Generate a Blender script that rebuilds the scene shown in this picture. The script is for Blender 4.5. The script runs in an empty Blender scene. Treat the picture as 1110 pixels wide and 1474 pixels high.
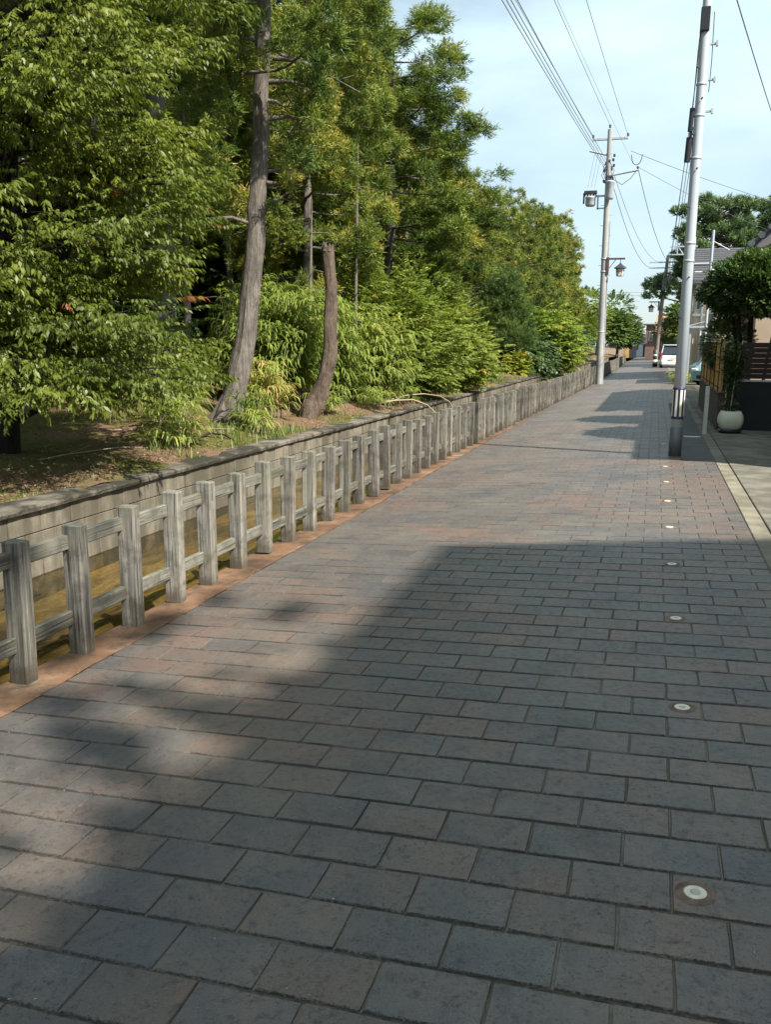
import bpy, math, random
import numpy as np
from mathutils import Vector, Matrix
R = math.radians
PI = math.pi
S = bpy.context.scene
COL = S.collection

# ---------------------------------------------------------------- camera, sky, sun, exposure
cam = bpy.data.cameras.new('camera')
cam.sensor_fit = 'HORIZONTAL'
cam.sensor_width = 36.0
cam.lens = 36.0 * 1233.3 / 1110.0
cam.clip_start = 0.05
cam.clip_end = 3000
co = bpy.data.objects.new('camera', cam)
COL.objects.link(co)
pitch, roll, yaw = .194, .0071, .2997
F = Vector((-math.sin(yaw)*math.cos(pitch), math.cos(yaw)*math.cos(pitch), -math.sin(pitch)))
Rt = Vector((math.cos(yaw), math.sin(yaw), 0))
U = Rt.cross(F)
Rr = math.cos(roll)*Rt + math.sin(roll)*U
Ur = -math.sin(roll)*Rt + math.cos(roll)*U
m = Matrix((Rr, Ur, -F)).transposed().to_4x4()
m.translation = Vector((0, 0, 1.615))
co.matrix_world = m
S.camera = co

SUN_EL, SUN_AZ = R(47), math.atan2(.88, -.48)      # azimuth clockwise from +Y
to_sun = Vector((math.sin(SUN_AZ)*math.cos(SUN_EL), math.cos(SUN_AZ)*math.cos(SUN_EL), math.sin(SUN_EL)))
W = bpy.data.worlds.new('World')
S.world = W
W.use_nodes = True
wn = W.node_tree
wn.nodes.clear()


def N(nt, typ, ins=None, **props):
    n = nt.nodes.new(typ)
    for k, v in props.items():
        setattr(n, k, v)
    for k, v in (ins or {}).items():
        s = n.inputs[k]
        if isinstance(v, bpy.types.NodeSocket):
            nt.links.new(v, s)
        else:
            if isinstance(v, (tuple, list)) and len(v) == 3 and s.type == 'RGBA':
                v = (*v, 1)
            s.default_value = v
    return n


def ramp(nt, fac, stops, interp='LINEAR'):
    n = nt.nodes.new('ShaderNodeValToRGB')
    cr = n.color_ramp
    cr.interpolation = interp
    while len(cr.elements) < len(stops):
        cr.elements.new(.5)
    for e, (p, c) in zip(cr.elements, stops):
        e.position = p
        if isinstance(c, (int, float)):
            c = (c, c, c)
        e.color = (*c, 1)
    nt.links.new(fac, n.inputs[0])
    return n.outputs[0]


def mix(nt, f, a, b, mode='MIX'):
    n = nt.nodes.new('ShaderNodeMix')
    n.data_type = 'RGBA'
    n.blend_type = mode
    for i, v in ((0, f), (6, a), (7, b)):
        s = n.inputs[i]
        if isinstance(v, bpy.types.NodeSocket):
            nt.links.new(v, s)
        elif isinstance(v, (tuple, list)):
            s.default_value = (*v[:3], 1)
        else:
            s.default_value = v
    return n.outputs[2]


sky = N(wn, 'ShaderNodeTexSky', sky_type='NISHITA', sun_disc=False, sun_elevation=SUN_EL, sun_rotation=SUN_AZ,
        air_density=1.0, dust_density=.5, ozone_density=1.0)
tc = N(wn, 'ShaderNodeTexCoord')
mp = N(wn, 'ShaderNodeMapping', {'Vector': tc.outputs['Generated'], 'Scale': (1.3, 1.3, 4.0), 'Location': (.4, .1, .65)})
cn = N(wn, 'ShaderNodeTexNoise', {'Vector': mp.outputs[0], 'Scale': 1.6, 'Detail': 6.0, 'Roughness': .5})
cl = ramp(wn, cn.outputs[0], [(.34, .25), (.5, .74), (.62, 1.0)])
szn = wn.nodes.new('ShaderNodeSeparateXYZ'); wn.links.new(tc.outputs['Generated'], szn.inputs[0])
low = ramp(wn, szn.outputs[2], [(.02, .45), (.30, 1.0)])
mul = wn.nodes.new('ShaderNodeMath'); mul.operation = 'MULTIPLY'; wn.links.new(cl, mul.inputs[0]); wn.links.new(low, mul.inputs[1])
cl = mul.outputs[0]
skc = mix(wn, cl, sky.outputs[0], (8.6, 11.0, 12.0))
bg = N(wn, 'ShaderNodeBackground', {'Color': skc, 'Strength': 0.052})
wo = N(wn, 'ShaderNodeOutputWorld', {'Surface': bg.outputs[0]})

sd = bpy.data.lights.new('sun', 'SUN')
sd.energy = 5.0
sd.angle = R(.8)
sd.color = (1.0, .95, .86)
so = bpy.data.objects.new('sun', sd)
COL.objects.link(so)
so.rotation_euler = to_sun.to_track_quat('Z', 'Y').to_euler()
S.view_settings.view_transform = 'Standard'
S.view_settings.look = 'None'
S.view_settings.gamma = 1
S.view_settings.use_curve_mapping = False
S.view_settings.exposure = 1.08
S.cycles.max_bounces = 6
S.cycles.transparent_max_bounces = 8
S.cycles.diffuse_bounces = 3

rng = np.random.default_rng(7)
random.seed(7)


# ---------------------------------------------------------------- object helpers
def tag(o, label=None, cat=None, group=None, kind=None):
    if label: o['label'] = label
    if cat: o['category'] = cat
    if group: o['group'] = group
    if kind: o['kind'] = kind
    return o


def thing(name, label, cat, loc=(0, 0, 0), rotz=0, group=None):
    o = bpy.data.objects.new(name, None)
    o.empty_display_size = .1
    COL.objects.link(o)
    o.location = loc
    o.rotation_euler = (0, 0, rotz)
    return tag(o, label, cat, group)


def link(name, me, parent=None, loc=None, rot=None):
    o = bpy.data.objects.new(name, me)
    COL.objects.link(o)
    if parent is not None:
        o.parent = parent
    if loc is not None:
        o.location = loc
    if rot is not None:
        o.rotation_euler = rot
    return o


def rough_trunk(pts, rad, n=26, step=.07, amp=.10, seed=0, knots=5):
    """bark-ridged trunk skin along a path"""
    g = np.random.default_rng(seed)
    P = np.array(pts, float); Rr_ = np.array(rad, float)
    d = np.r_[0, np.cumsum(np.linalg.norm(np.diff(P, axis=0), axis=1))]
    m_ = max(8, int(d[-1]/step)); u = np.linspace(0, d[-1], m_)
    C_ = np.stack([np.interp(u, d, P[:, k]) for k in range(3)], 1)
    for _ in range(6):
        C_[1:-1] = (C_[:-2]+2*C_[1:-1]+C_[2:])/4
    r = np.interp(u, d, Rr_)
    for _ in range(4):
        r[1:-1] = (r[:-2]+2*r[1:-1]+r[2:])/4
    f = g.normal(size=n); prof = []
    for k in range(m_):
        f = .93*f+.37*g.normal(size=n); prof.append(f.copy())
    prof = np.array(prof)
    prof = .6*prof+.2*np.roll(prof, 1, 1)+.2*np.roll(prof, -1, 1)
    lump = g.normal(size=(m_//8+3, n//4+1))
    lu = np.array([[lump[min(k//8, len(lump)-1), (j//4) % lump.shape[1]] for j in range(n)] for k in range(m_)])
    for _ in range(5):
        lu = (lu+np.roll(lu, 1, 1)+np.roll(lu, -1, 1))/3
        lu[1:-1] = (lu[:-2]+lu[1:-1]+lu[2:])/3
    R2 = r[:, None]*(1+amp*.55*prof+amp*.8*lu)
    for q in range(knots):
        kc = g.integers(5, m_-2); jc = g.integers(0, n)
        kk, jj = np.meshgrid(np.arange(m_), np.arange(n), indexing='ij')
        dj = np.minimum(abs(jj-jc), n-abs(jj-jc))
        R2 += r[:, None]*.22*np.exp(-((kk-kc)*step/.10)**2-(dj*2*PI/n/.45)**2)
    T = np.gradient(C_, axis=0); T /= np.linalg.norm(T, axis=1, keepdims=True)
    X = np.cross(T, [0, 1.0, 0]); X /= np.linalg.norm(X, axis=1, keepdims=True); Y = np.cross(T, X)
    a = np.linspace(0, 2*PI, n, endpoint=False)
    V = C_[:, None]+R2[..., None]*(X[:, None]*np.cos(a)[None, :, None]+Y[:, None]*np.sin(a)[None, :, None])
    idx = np.arange(m_*n).reshape(m_, n); nx_ = np.roll(idx, -1, 1)
    Fq = np.stack([idx[:-1], nx_[:-1], nx_[1:], idx[1:]], -1).reshape(-1, 4)
    return [tuple(v) for v in V.reshape(-1, 3)], [tuple(q) for q in Fq], C_[-1], r[-1]


class MB:
    """collects shapes for one mesh"""
    def __init__(s):
        s.v = []; s.f = []; s.m = []; s.sm = []

    def add(s, v, f, m=0, smooth=False):
        k = len(s.v)
        s.v += [tuple(p) for p in v]
        s.f += [tuple(i + k for i in q) for q in f]
        s.m += [m]*len(f)
        s.sm += [smooth]*len(f)
        return s

    def box(s, lo, hi, m=0, bev=0.0, M=None):
        (a, b, c), (d, e, g) = lo, hi
        if bev <= 0:
            v = [(a, b, c), (d, b, c), (d, e, c), (a, e, c), (a, b, g), (d, b, g), (d, e, g), (a, e, g)]
            f = [(0, 3, 2, 1), (4, 5, 6, 7), (0, 1, 5, 4), (1, 2, 6, 5), (2, 3, 7, 6), (3, 0, 4, 7)]
        else:
            t = bev
            v = []
            for X, dx in ((a, t), (d, -t)):
                for Y, dy in ((b, t), (e, -t)):
                    for Z, dz in ((c, t), (g, -t)):
                        v += [(X, Y+dy, Z+dz), (X+dx, Y, Z+dz), (X+dx, Y+dy, Z)]
            def i(x, y, z, k): return ((x*2+y)*2+z)*3+k
            f = [(i(0,0,0,0), i(0,0,1,0), i(0,1,1,0), i(0,1,0,0)), (i(1,0,0,0), i(1,1,0,0), i(1,1,1,0), i(1,0,1,0)),
                 (i(0,0,0,1), i(1,0,0,1), i(1,0,1,1), i(0,0,1,1)), (i(0,1,0,1), i(0,1,1,1), i(1,1,1,1), i(1,1,0,1)),
                 (i(0,0,0,2), i(0,1,0,2), i(1,1,0,2), i(1,0,0,2)), (i(0,0,1,2), i(1,0,1,2), i(1,1,1,2), i(0,1,1,2))]
            for y in (0, 1):
                for z in (0, 1):
                    f.append((i(0,y,z,1), i(1,y,z,1), i(1,y,z,2), i(0,y,z,2)))
            for x in (0, 1):
                for z in (0, 1):
                    f.append((i(x,0,z,0), i(x,1,z,0), i(x,1,z,2), i(x,0,z,2)))
                for y in (0, 1):
                    f.append((i(x,y,0,0), i(x,y,1,0), i(x,y,1,1), i(x,y,0,1)))
            for x in (0, 1):
                for y in (0, 1):
                    for z in (0, 1):
                        f.append((i(x,y,z,0), i(x,y,z,1), i(x,y,z,2)))
        if M is not None:
            v = [tuple(M @ Vector(p)) for p in v]
        return s.add(v, f, m)

    def tube(s, pts, rad, n=8, m=0, caps=True, jit=0.0):
        pts = [Vector(p) for p in pts]
        if not hasattr(rad, '__len__'):
            rad = [rad]*len(pts)
        v = []; f = []
        up = Vector((0, 0, 1))
        d0 = (pts[1]-pts[0]).normalized()
        x = d0.cross(up)
        if x.length < .1: x = Vector((1, 0, 0))
        x.normalize()
        ph = [1 + jit*random.uniform(-1, 1) for _ in range(n)]
        for k, p in enumerate(pts):
            d = (pts[min(k+1, len(pts)-1)] - pts[max(k-1, 0)]).normalized()
            x = (x - d*x.dot(d)).normalized()
            y = d.cross(x)
            for j in range(n):
                a = 2*PI*j/n
                r = rad[k]*ph[j]*(1+jit*.5*random.uniform(-1, 1))
                v.append(tuple(p + (x*math.cos(a) + y*math.sin(a))*r))
        for k in range(len(pts)-1):
            for j in range(n):
                f.append((k*n+j, k*n+(j+1) % n, (k+1)*n+(j+1) % n, (k+1)*n+j))
        s.add(v, f, m, True)
        if caps:
            e = (len(pts)-1)*n
            s.add(v[:n], [tuple(range(n-1, -1, -1))], m)
            s.add(v[e:e+n], [tuple(range(n))], m)
        return s

    def lathe(s, prof, n=24, m=0, c=(0, 0), square=0.0):
        v = []; f = []
        for r, z in prof:
            for j in range(n):
                a = 2*PI*j/n
                k = 1.0
                if square:
                    k = 1 + square*(1/max(abs(math.cos(a)), abs(math.sin(a))) - 1)
                v.append((c[0]+r*k*math.cos(a), c[1]+r*k*math.sin(a), z))
        for k in range(len(prof)-1):
            for j in range(n):
                f.append((k*n+j, k*n+(j+1) % n, (k+1)*n+(j+1) % n, (k+1)*n+j))
        f.append(tuple(range(n-1, -1, -1)))
        f.append(tuple((len(prof)-1)*n+j for j in range(n)))
        return s.add(v, f, m, True)

    def prism(s, poly, y0, y1, m=0, axis='y'):
        """polygon in (x, z) extruded along y (or (y, z) along x)"""
        n = len(poly)
        if axis == 'y':
            v = [(x, y0, z) for x, z in poly] + [(x, y1, z) for x, z in poly]
        elif axis == 'x':
            v = [(y0, a, z) for a, z in poly] + [(y1, a, z) for a, z in poly]
        else:
            v = [(a, b, y0) for a, b in poly] + [(a, b, y1) for a, b in poly]
        f = [tuple(range(n)), tuple(range(2*n-1, n-1, -1))]
        f += [(j, n+j, n+(j+1) % n, (j+1) % n) for j in range(n)]
        return s.add(v, f, m)

    def mesh(s, name, mats):
        me = bpy.data.meshes.new(name)
        me.from_pydata(s.v, [], s.f)
        if not isinstance(mats, (list, tuple)): mats = [mats]
        for a in mats: me.materials.append(a)
        me.polygons.foreach_set('material_index', s.m)
        me.polygons.foreach_set('use_smooth', s.sm)
        me.update()
        return me

    def obj(s, name, mats, parent=None, loc=None, rot=None):
        me = s.mesh(name, mats)
        me.validate()
        # consistent outward normals
        import bmesh
        bm = bmesh.new(); bm.from_mesh(me)
        bmesh.ops.recalc_face_normals(bm, faces=bm.faces)
        bm.to_mesh(me); bm.free()
        return link(name, me, parent, loc, rot)


def np_mesh(name, V, Fc, mat, tint=None, smooth=False):
    """numpy mesh; Fc (m,k) faces"""
    me = bpy.data.meshes.new(name)
    V = np.ascontiguousarray(V, dtype=np.float32); Fc = np.ascontiguousarray(Fc, dtype=np.int32)
    k = Fc.shape[1]
    me.vertices.add(len(V)); me.vertices.foreach_set('co', V.ravel())
    me.loops.add(Fc.size); me.loops.foreach_set('vertex_index', Fc.ravel())
    me.polygons.add(len(Fc))
    me.polygons.foreach_set('loop_start', np.arange(0, Fc.size, k, dtype=np.int32))
    if smooth:
        me.polygons.foreach_set('use_smooth', np.ones(len(Fc), dtype=bool))
    if tint is not None:
        a = me.attributes.new('tint', 'FLOAT', 'POINT')
        a.data.foreach_set('value', np.ascontiguousarray(tint, dtype=np.float32))
    me.materials.append(mat)
    me.update(calc_edges=True)
    return me


def frames(d, upv=None, spin=None):
    """rotation matrices with x axis along d (n,3)"""
    d = d/np.linalg.norm(d, axis=1, keepdims=True)
    up = np.tile([0, 0, 1.0], (len(d), 1)) if upv is None else upv
    y = np.cross(up, d); ny = np.linalg.norm(y, axis=1, keepdims=True)
    y = np.where(ny < 1e-3, [[0, 1.0, 0]], y/np.maximum(ny, 1e-6))
    z = np.cross(d, y)
    if spin is not None:
        c, s_ = np.cos(spin)[:, None], np.sin(spin)[:, None]
        y, z = c*y+s_*z, -s_*y+c*z
    return np.stack([d, y, z], 2)


def scatter(bases, which, M, loc, scale, tint, tvar=.0):
    """bases: list of (V,F,t); which: index per instance. returns V,F,tint arrays"""
    Vs, Fs, Ts = [], [], []
    off = 0
    for b, (bv, bf, bt) in enumerate(bases):
        idx = np.nonzero(which == b)[0]
        if len(idx) == 0: continue
        v = np.einsum('nij,kj->nki', M[idx], bv)*scale[idx][:, None, None] + loc[idx][:, None, :]
        n, k = len(idx), len(bv)
        f = bf[None] + (np.arange(n)*k)[:, None, None] + off
        Vs.append(v.reshape(-1, 3)); Fs.append(f.reshape(-1, bf.shape[1]))
        Ts.append((tint[idx][:, None] + bt[None]).ravel())
        off += n*k
    return np.concatenate(Vs), np.concatenate(Fs), np.clip(np.concatenate(Ts), 0, 1)


def rdir(n, g=rng):
    v = g.normal(size=(n, 3))
    return v/np.linalg.norm(v, axis=1, keepdims=True)


# ---------------------------------------------------------------- materials
def new_mat(name):
    m_ = bpy.data.materials.new(name)
    m_.use_nodes = True
    m_.node_tree.nodes.clear()
    return m_, m_.node_tree


def surf(nt, color, rough=.7, bump=None, bdist=.01, bstr=1.0, spec=.4, metal=0.0, **kw):
    ins = {'Base Color': color, 'Roughness': rough, 'Metallic': metal, 'Specular IOR Level': spec}
    ins.update(kw)
    p = N(nt, 'ShaderNodeBsdfPrincipled', ins)
    if bump is not None:
        b = N(nt, 'ShaderNodeBump', {'Height': bump, 'Distance': bdist, 'Strength': bstr})
        nt.links.new(b.outputs[0], p.inputs['Normal'])
    N(nt, 'ShaderNodeOutputMaterial', {'Surface': p.outputs[0]})
    return p


def noise(nt, vec, scale, detail=4, rough=.55, dist=0):
    return N(nt, 'ShaderNodeTexNoise', {'Vector': vec, 'Scale': scale, 'Detail': float(detail), 'Roughness': rough, 'Distortion': float(dist)}).outputs[0]


def math_(nt, op, a, b=0.0, c=0.0):
    n = nt.nodes.new('ShaderNodeMath'); n.operation = op
    for i, v in enumerate((a, b, c)):
        if isinstance(v, bpy.types.NodeSocket): nt.links.new(v, n.inputs[i])
        else: n.inputs[i].default_value = v
    return n.outputs[0]


def pos(nt, scale=(1, 1, 1), obj=False):
    if obj:
        t = N(nt, 'ShaderNodeTexCoord').outputs['Object']
        r = N(nt, 'ShaderNodeObjectInfo').outputs['Random']
        t = N(nt, 'ShaderNodeVectorMath', {0: t, 1: N(nt, 'ShaderNodeCombineXYZ', {0: math_(nt, 'MULTIPLY', r, 17.0), 1: math_(nt, 'MULTIPLY', r, 31.0), 2: 0.0}).outputs[0]}, operation='ADD').outputs[0]
    else:
        t = N(nt, 'ShaderNodeNewGeometry').outputs['Position']
    if scale != (1, 1, 1):
        t = N(nt, 'ShaderNodeMapping', {'Vector': t, 'Scale': scale}).outputs[0]
    return t


def plain(name, c, rough=.6, var=.15, metal=0.0, spec=.4, nscale=3.0, bump=.0, obj=False, fine=40.0):
    m_, nt = new_mat(name)
    p = pos(nt, obj=obj)
    n1 = noise(nt, p, nscale, 5)
    n2 = noise(nt, p, fine, 3)
    f = math_(nt, 'ADD', math_(nt, 'MULTIPLY', n1, .7), math_(nt, 'MULTIPLY', n2, .3))
    col = ramp(nt, f, [(.32, tuple(x*(1-var) for x in c)), (.68, tuple(min(1, x*(1+var)) for x in c))])
    surf(nt, col, rough, bump=(n2 if bump else None), bdist=bump or .01, spec=spec, metal=metal)
    return m_


def concrete(name, c, stain=(.09, .08, .065), amount=.5, rough=.85, streak=False, bump=.004):
    m_, nt = new_mat(name)
    p = pos(nt)
    n1 = noise(nt, p, .9, 6, .6)
    n2 = noise(nt, p, 60, 3)
    n3 = noise(nt, p, 9, 5, .65)
    base = ramp(nt, n3, [(.3, tuple(x*.78 for x in c)), (.7, tuple(x*1.15 for x in c))])
    base = mix(nt, ramp(nt, n2, [(.35, .25), (.6, 0.0)]), base, tuple(x*.5 for x in c))
    sp = pos(nt, (1, 1, .12)) if streak else p
    n4 = noise(nt, sp, 4.5, 6, .65)
    st = ramp(nt, math_(nt, 'MULTIPLY', math_(nt, 'ADD', n4, n1), .5), [(.50-.10*amount, 0.0), (.575-.05*amount, amount)])
    col = mix(nt, st, base, stain)
    h = math_(nt, 'ADD', math_(nt, 'MULTIPLY', n3, .6), math_(nt, 'MULTIPLY', n2, .4))
    surf(nt, col, rough, bump=h, bdist=bump, spec=.3)
    return m_


def leafmat(name, stops, trans=.35, rough=.45, spec=.35, var_scale=.35):
    m_, nt = new_mat(name)
    t = N(nt, 'ShaderNodeAttribute', attribute_name='tint').outputs['Fac']
    r = N(nt, 'ShaderNodeObjectInfo').outputs['Random']
    n1 = noise(nt, pos(nt), var_scale, 3)
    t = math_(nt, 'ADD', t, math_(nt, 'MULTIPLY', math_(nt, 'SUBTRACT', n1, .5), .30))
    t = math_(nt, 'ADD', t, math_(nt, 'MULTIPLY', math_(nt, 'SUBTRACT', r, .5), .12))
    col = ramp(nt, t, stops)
    pr = N(nt, 'ShaderNodeBsdfPrincipled', {'Base Color': col, 'Roughness': rough, 'Specular IOR Level': spec})
    tr = N(nt, 'ShaderNodeBsdfTranslucent', {'Color': mix(nt, 1.0, col, (1.0, 1.1, .6), 'MULTIPLY')})
    ms = N(nt, 'ShaderNodeMixShader', {0: trans, 1: pr.outputs[0], 2: tr.outputs[0]})
    N(nt, 'ShaderNodeOutputMaterial', {'Surface': ms.outputs[0]})
    return m_


def barkmat(name, dark, light, sx=14.0, sz=1.2, bump=.02):
    m_, nt = new_mat(name)
    p = pos(nt, (sx, sx, sz))
    n1 = math_(nt, 'ADD', math_(nt, 'MULTIPLY', noise(nt, p, 1.6, 6, .65, 1.2), .65), math_(nt, 'MULTIPLY', noise(nt, pos(nt, (1, 1, .45)), 16, 5, .7), .35))
    n2 = noise(nt, pos(nt), 2.1, 5)
    col = ramp(nt, n1, [(.36, dark), (.52, tuple((a+b)/2 for a, b in zip(dark, light))), (.66, light)])
    col = mix(nt, ramp(nt, n2, [(.45, 0.0), (.7, .5)]), col, tuple(x*.75 for x in dark))
    surf(nt, col, .9, bump=n1, bdist=bump, spec=.2)
    return m_


# pavers ------------------------------------------------------------------
PW, PD, GX, GY = .3, .1985, .1479, 2.3622     # module, grid origin (metres)
AX = .0464                                       # crossfall of the lane


def paver_mat():
    m_, nt = new_mat('paver_concrete')
    g = N(nt, 'ShaderNodeNewGeometry').outputs['Position']
    sx = N(nt, 'ShaderNodeSeparateXYZ', {0: g})
    row = math_(nt, 'FLOOR', math_(nt, 'DIVIDE', math_(nt, 'SUBTRACT', sx.outputs[1], GY), PD))
    half = math_(nt, 'MULTIPLY', math_(nt, 'FLOORED_MODULO', row, 2.0), .5)
    cx = math_(nt, 'SUBTRACT', math_(nt, 'DIVIDE', math_(nt, 'SUBTRACT', sx.outputs[0], GX), PW), half)
    cf = math_(nt, 'FLOOR', cx)
    cell = N(nt, 'ShaderNodeCombineXYZ', {0: cf, 1: row, 2: 0.0}).outputs[0]
    wnz = N(nt, 'ShaderNodeTexWhiteNoise', {'Vector': cell}, noise_dimensions='2D')
    rc = N(nt, 'ShaderNodeSeparateColor', {0: wnz.outputs['Color']})
    big = noise(nt, g, .75, 3)                     # zones of warm and cool brick
    inb = noise(nt, N(nt, 'ShaderNodeVectorMath', {0: g, 1: N(nt, 'ShaderNodeVectorMath', {0: wnz.outputs['Color'], 'Scale': 7.0}, operation='SCALE').outputs[0]}, operation='ADD').outputs[0], 2.6, 2)
    t = math_(nt, 'ADD', math_(nt, 'MULTIPLY', rc.outputs[0], .13), math_(nt, 'ADD', math_(nt, 'MULTIPLY', big, 1.05), math_(nt, 'MULTIPLY', inb, .85)))
    col = ramp(nt, math_(nt, 'MULTIPLY', t, .5), [(.39, (0.071, 0.066, 0.067)), (.465, (0.087, 0.076, 0.069)), (.52, (0.105, 0.083, 0.069)), (.58, (0.122, 0.084, 0.066)), (.68, (0.152, 0.089, 0.065))])
    bright = math_(nt, 'ADD', .90, math_(nt, 'MULTIPLY', rc.outputs[1], .22))
    col = mix(nt, 1.0, col, N(nt, 'ShaderNodeCombineColor', {0: bright, 1: bright, 2: bright}).outputs[0], 'MULTIPLY')
    f1 = noise(nt, g, 28, 5, .7)
    f2 = noise(nt, g, 210, 2, .6)
    f3 = noise(nt, g, 4.5, 5, .7)
    col = mix(nt, ramp(nt, f1, [(.32, .8), (.47, 0.0)]), col, (.032, .030, .028))
    col = mix(nt, ramp(nt, f2, [(.55, 0.0), (.75, .35)]), col, (.24, .23, .2))
    f4 = noise(nt, g, .9, 6, .7)
    col = mix(nt, ramp(nt, f4, [(.46, 0.0), (.66, .5)]), col, (.155, .135, .105))
    f5 = noise(nt, g, 1.6, 6, .75)
    col = mix(nt, ramp(nt, f5, [(.34, .5), (.46, 0.0)]), col, (.045, .042, .038))
    col = mix(nt, ramp(nt, f3, [(.55, 0.0), (.78, .35)]), col, (.17, .155, .13))
    fyy = math_(nt, 'FRACT', math_(nt, 'DIVIDE', math_(nt, 'SUBTRACT', sx.outputs[1], GY), PD))
    fxx = math_(nt, 'FRACT', cx)
    dy = math_(nt, 'MULTIPLY', math_(nt, 'MINIMUM', fyy, math_(nt, 'SUBTRACT', 1.0, fyy)), PD)
    dx = math_(nt, 'MULTIPLY', math_(nt, 'MINIMUM', fxx, math_(nt, 'SUBTRACT', 1.0, fxx)), PW)
    de = math_(nt, 'MINIMUM', math_(nt, 'MULTIPLY', dy, .95), math_(nt, 'MULTIPLY', dx, 2.6))
    rag = math_(nt, 'MULTIPLY', math_(nt, 'SUBTRACT', math_(nt, 'ADD', math_(nt, 'MULTIPLY', noise(nt, g, 120, 5, .8), .65), math_(nt, 'MULTIPLY', noise(nt, g, 2.5, 3), .35)), .35), .055)
    chip = ramp(nt, math_(nt, 'MULTIPLY', math_(nt, 'SUBTRACT', rag, de), 100.0), [(.0, 0.0), (.5, .7)])
    col = mix(nt, chip, col, (.022, .021, .016))
    pit = ramp(nt, noise(nt, g, 75, 4, .75), [(.30, 0.0), (.42, 1.0)])
    pitz = ramp(nt, f3, [(.42, 1.0), (.56, 0.0)])
    pits = math_(nt, 'MAXIMUM', pit, pitz)
    h = math_(nt, 'ADD', math_(nt, 'MULTIPLY', f1, .8), math_(nt, 'ADD', math_(nt, 'MULTIPLY', pits, .5), math_(nt, 'MULTIPLY', f2, .5)))
    h = math_(nt, 'SUBTRACT', h, math_(nt, 'MULTIPLY', chip, .8))
    sq = ramp(nt, noise(nt, pos(nt, (1, 2.2, 1)), 42, 4, .8), [(.30, .8), (.36, 0.0)])
    col = mix(nt, math_(nt, 'MULTIPLY', sq, pitz), col, (.02, .02, .019))
    rg = ramp(nt, f1, [(.3, .60), (.7, .38)])
    surf(nt, col, rg, bump=h, bdist=.006, bstr=1.0, spec=.5)
    return m_


def wood_mat(name, dark, mid, light, green=.35, axis=2, hue=(.25, .24, .15)):
    m_, nt = new_mat(name)
    sc = [34.0, 34.0, 34.0]; sc[axis] = 1.3
    p = pos(nt, tuple(sc), obj=True)
    n1 = noise(nt, p, 1.0, 7, .7, .4)
    sc2 = [90.0, 90.0, 90.0]; sc2[axis] = 2.0
    n2 = noise(nt, pos(nt, tuple(sc2), obj=True), 1.0, 3, .6)
    r = N(nt, 'ShaderNodeObjectInfo').outputs['Random']
    f = math_(nt, 'ADD', n1, math_(nt, 'MULTIPLY', math_(nt, 'SUBTRACT', r, .5), .14))
    col = ramp(nt, f, [(.33, dark), (.47, mid), (.62, light)])
    col = mix(nt, ramp(nt, n2, [(.33, .85), (.44, 0.0)]), col, tuple(x*.25 for x in dark))
    n5 = noise(nt, pos(nt, obj=True), 7.0, 5, .7)
    col = mix(nt, ramp(nt, n5, [(.36, .55), (.52, 0.0)]), col, tuple(x*.8 for x in dark))
    n3 = noise(nt, pos(nt, obj=True), 3.0, 5, .6)
    col = mix(nt, ramp(nt, n3, [(.48, 0.0), (.68, green)]), col, hue)
    if axis == 2:
        oz = N(nt, 'ShaderNodeSeparateXYZ', {0: N(nt, 'ShaderNodeTexCoord').outputs['Object']}).outputs[2]
        st = math_(nt, 'ADD', oz, math_(nt, 'MULTIPLY', math_(nt, 'SUBTRACT', n5, .5), .5))
        col = mix(nt, ramp(nt, st, [(.02, .75), (.16, 0.0)]), col, (.075, .06, .04))
        col = mix(nt, ramp(nt, st, [(.70, 0.0), (.80, .55)]), col, (.10, .105, .07))
    h = math_(nt, 'ADD', n1, math_(nt, 'MULTIPLY', n2, .7))
    surf(nt, col, .85, bump=h, bdist=.006, spec=.25)
    return m_


M = {}
M['paver'] = paver_mat()
M['wood'] = wood_mat('weathered_post_wood', (.055, .050, .043), (.165, .152, .130), (.285, .264, .225), .4, hue=(.16, .15, .095))
M['rail'] = wood_mat('weathered_rail_wood', (.060, .056, .046), (.135, .128, .105), (.215, .205, .17), .4, axis=1, hue=(.13, .13, .075))
M['bark'] = barkmat('cedar_bark', (.060, .052, .045), (.275, .240, .205), 30, 1.6, .03)
M['bark_snag'] = barkmat('snag_bark', (.045, .034, .027), (.21, .158, .118), 30, 1.8, .03)
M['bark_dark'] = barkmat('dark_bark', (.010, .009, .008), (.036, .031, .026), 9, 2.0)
M['bark_pale'] = barkmat('pale_bark', (.12, .12, .11), (.34, .335, .31), 12, 1.2)
M['bark_far'] = plain('far_bark', (.12, .09, .07), .9, .3)
M['curb'] = None
M['wall'] = concrete('retaining_block', (.215, .188, .14), (.07, .06, .042), .85, streak=True)
M['wall_dark'] = concrete('coping_concrete', (.20, .175, .14), (.035, .032, .022), 1.0, bump=.03)
M['slab'] = concrete('driveway_concrete', (.215, .200, .160), (.095, .085, .065), .9)
M['gutter'] = concrete('gutter_concrete', (.25, .225, .165), (.11, .098, .07), .8)
M['asphalt'] = plain('asphalt', (.078, .076, .074), .85, .25, fine=120, bump=.003)
M['white_metal'] = plain('pole_paint', (.38, .42, .46), .45, .05, spec=.5, nscale=2)
M['pole_conc'] = plain('pole_concrete', (.31, .305, .29), .8, .18, nscale=2, fine=30)
M['pole_brown'] = plain('pole_brown', (.17, .145, .125), .75, .2)
M['galv'] = plain('galvanised', (.42, .44, .47), .5, .12, metal=.3)
M['dark_metal'] = plain('dark_metal', (.035, .035, .045), .5, .2)
M['black'] = plain('black_plastic', (.02, .02, .026), .4, .1)
M['grey_sleeve'] = plain('grey_sleeve', (.11, .12, .13), .33, .25, spec=.6)
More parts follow.
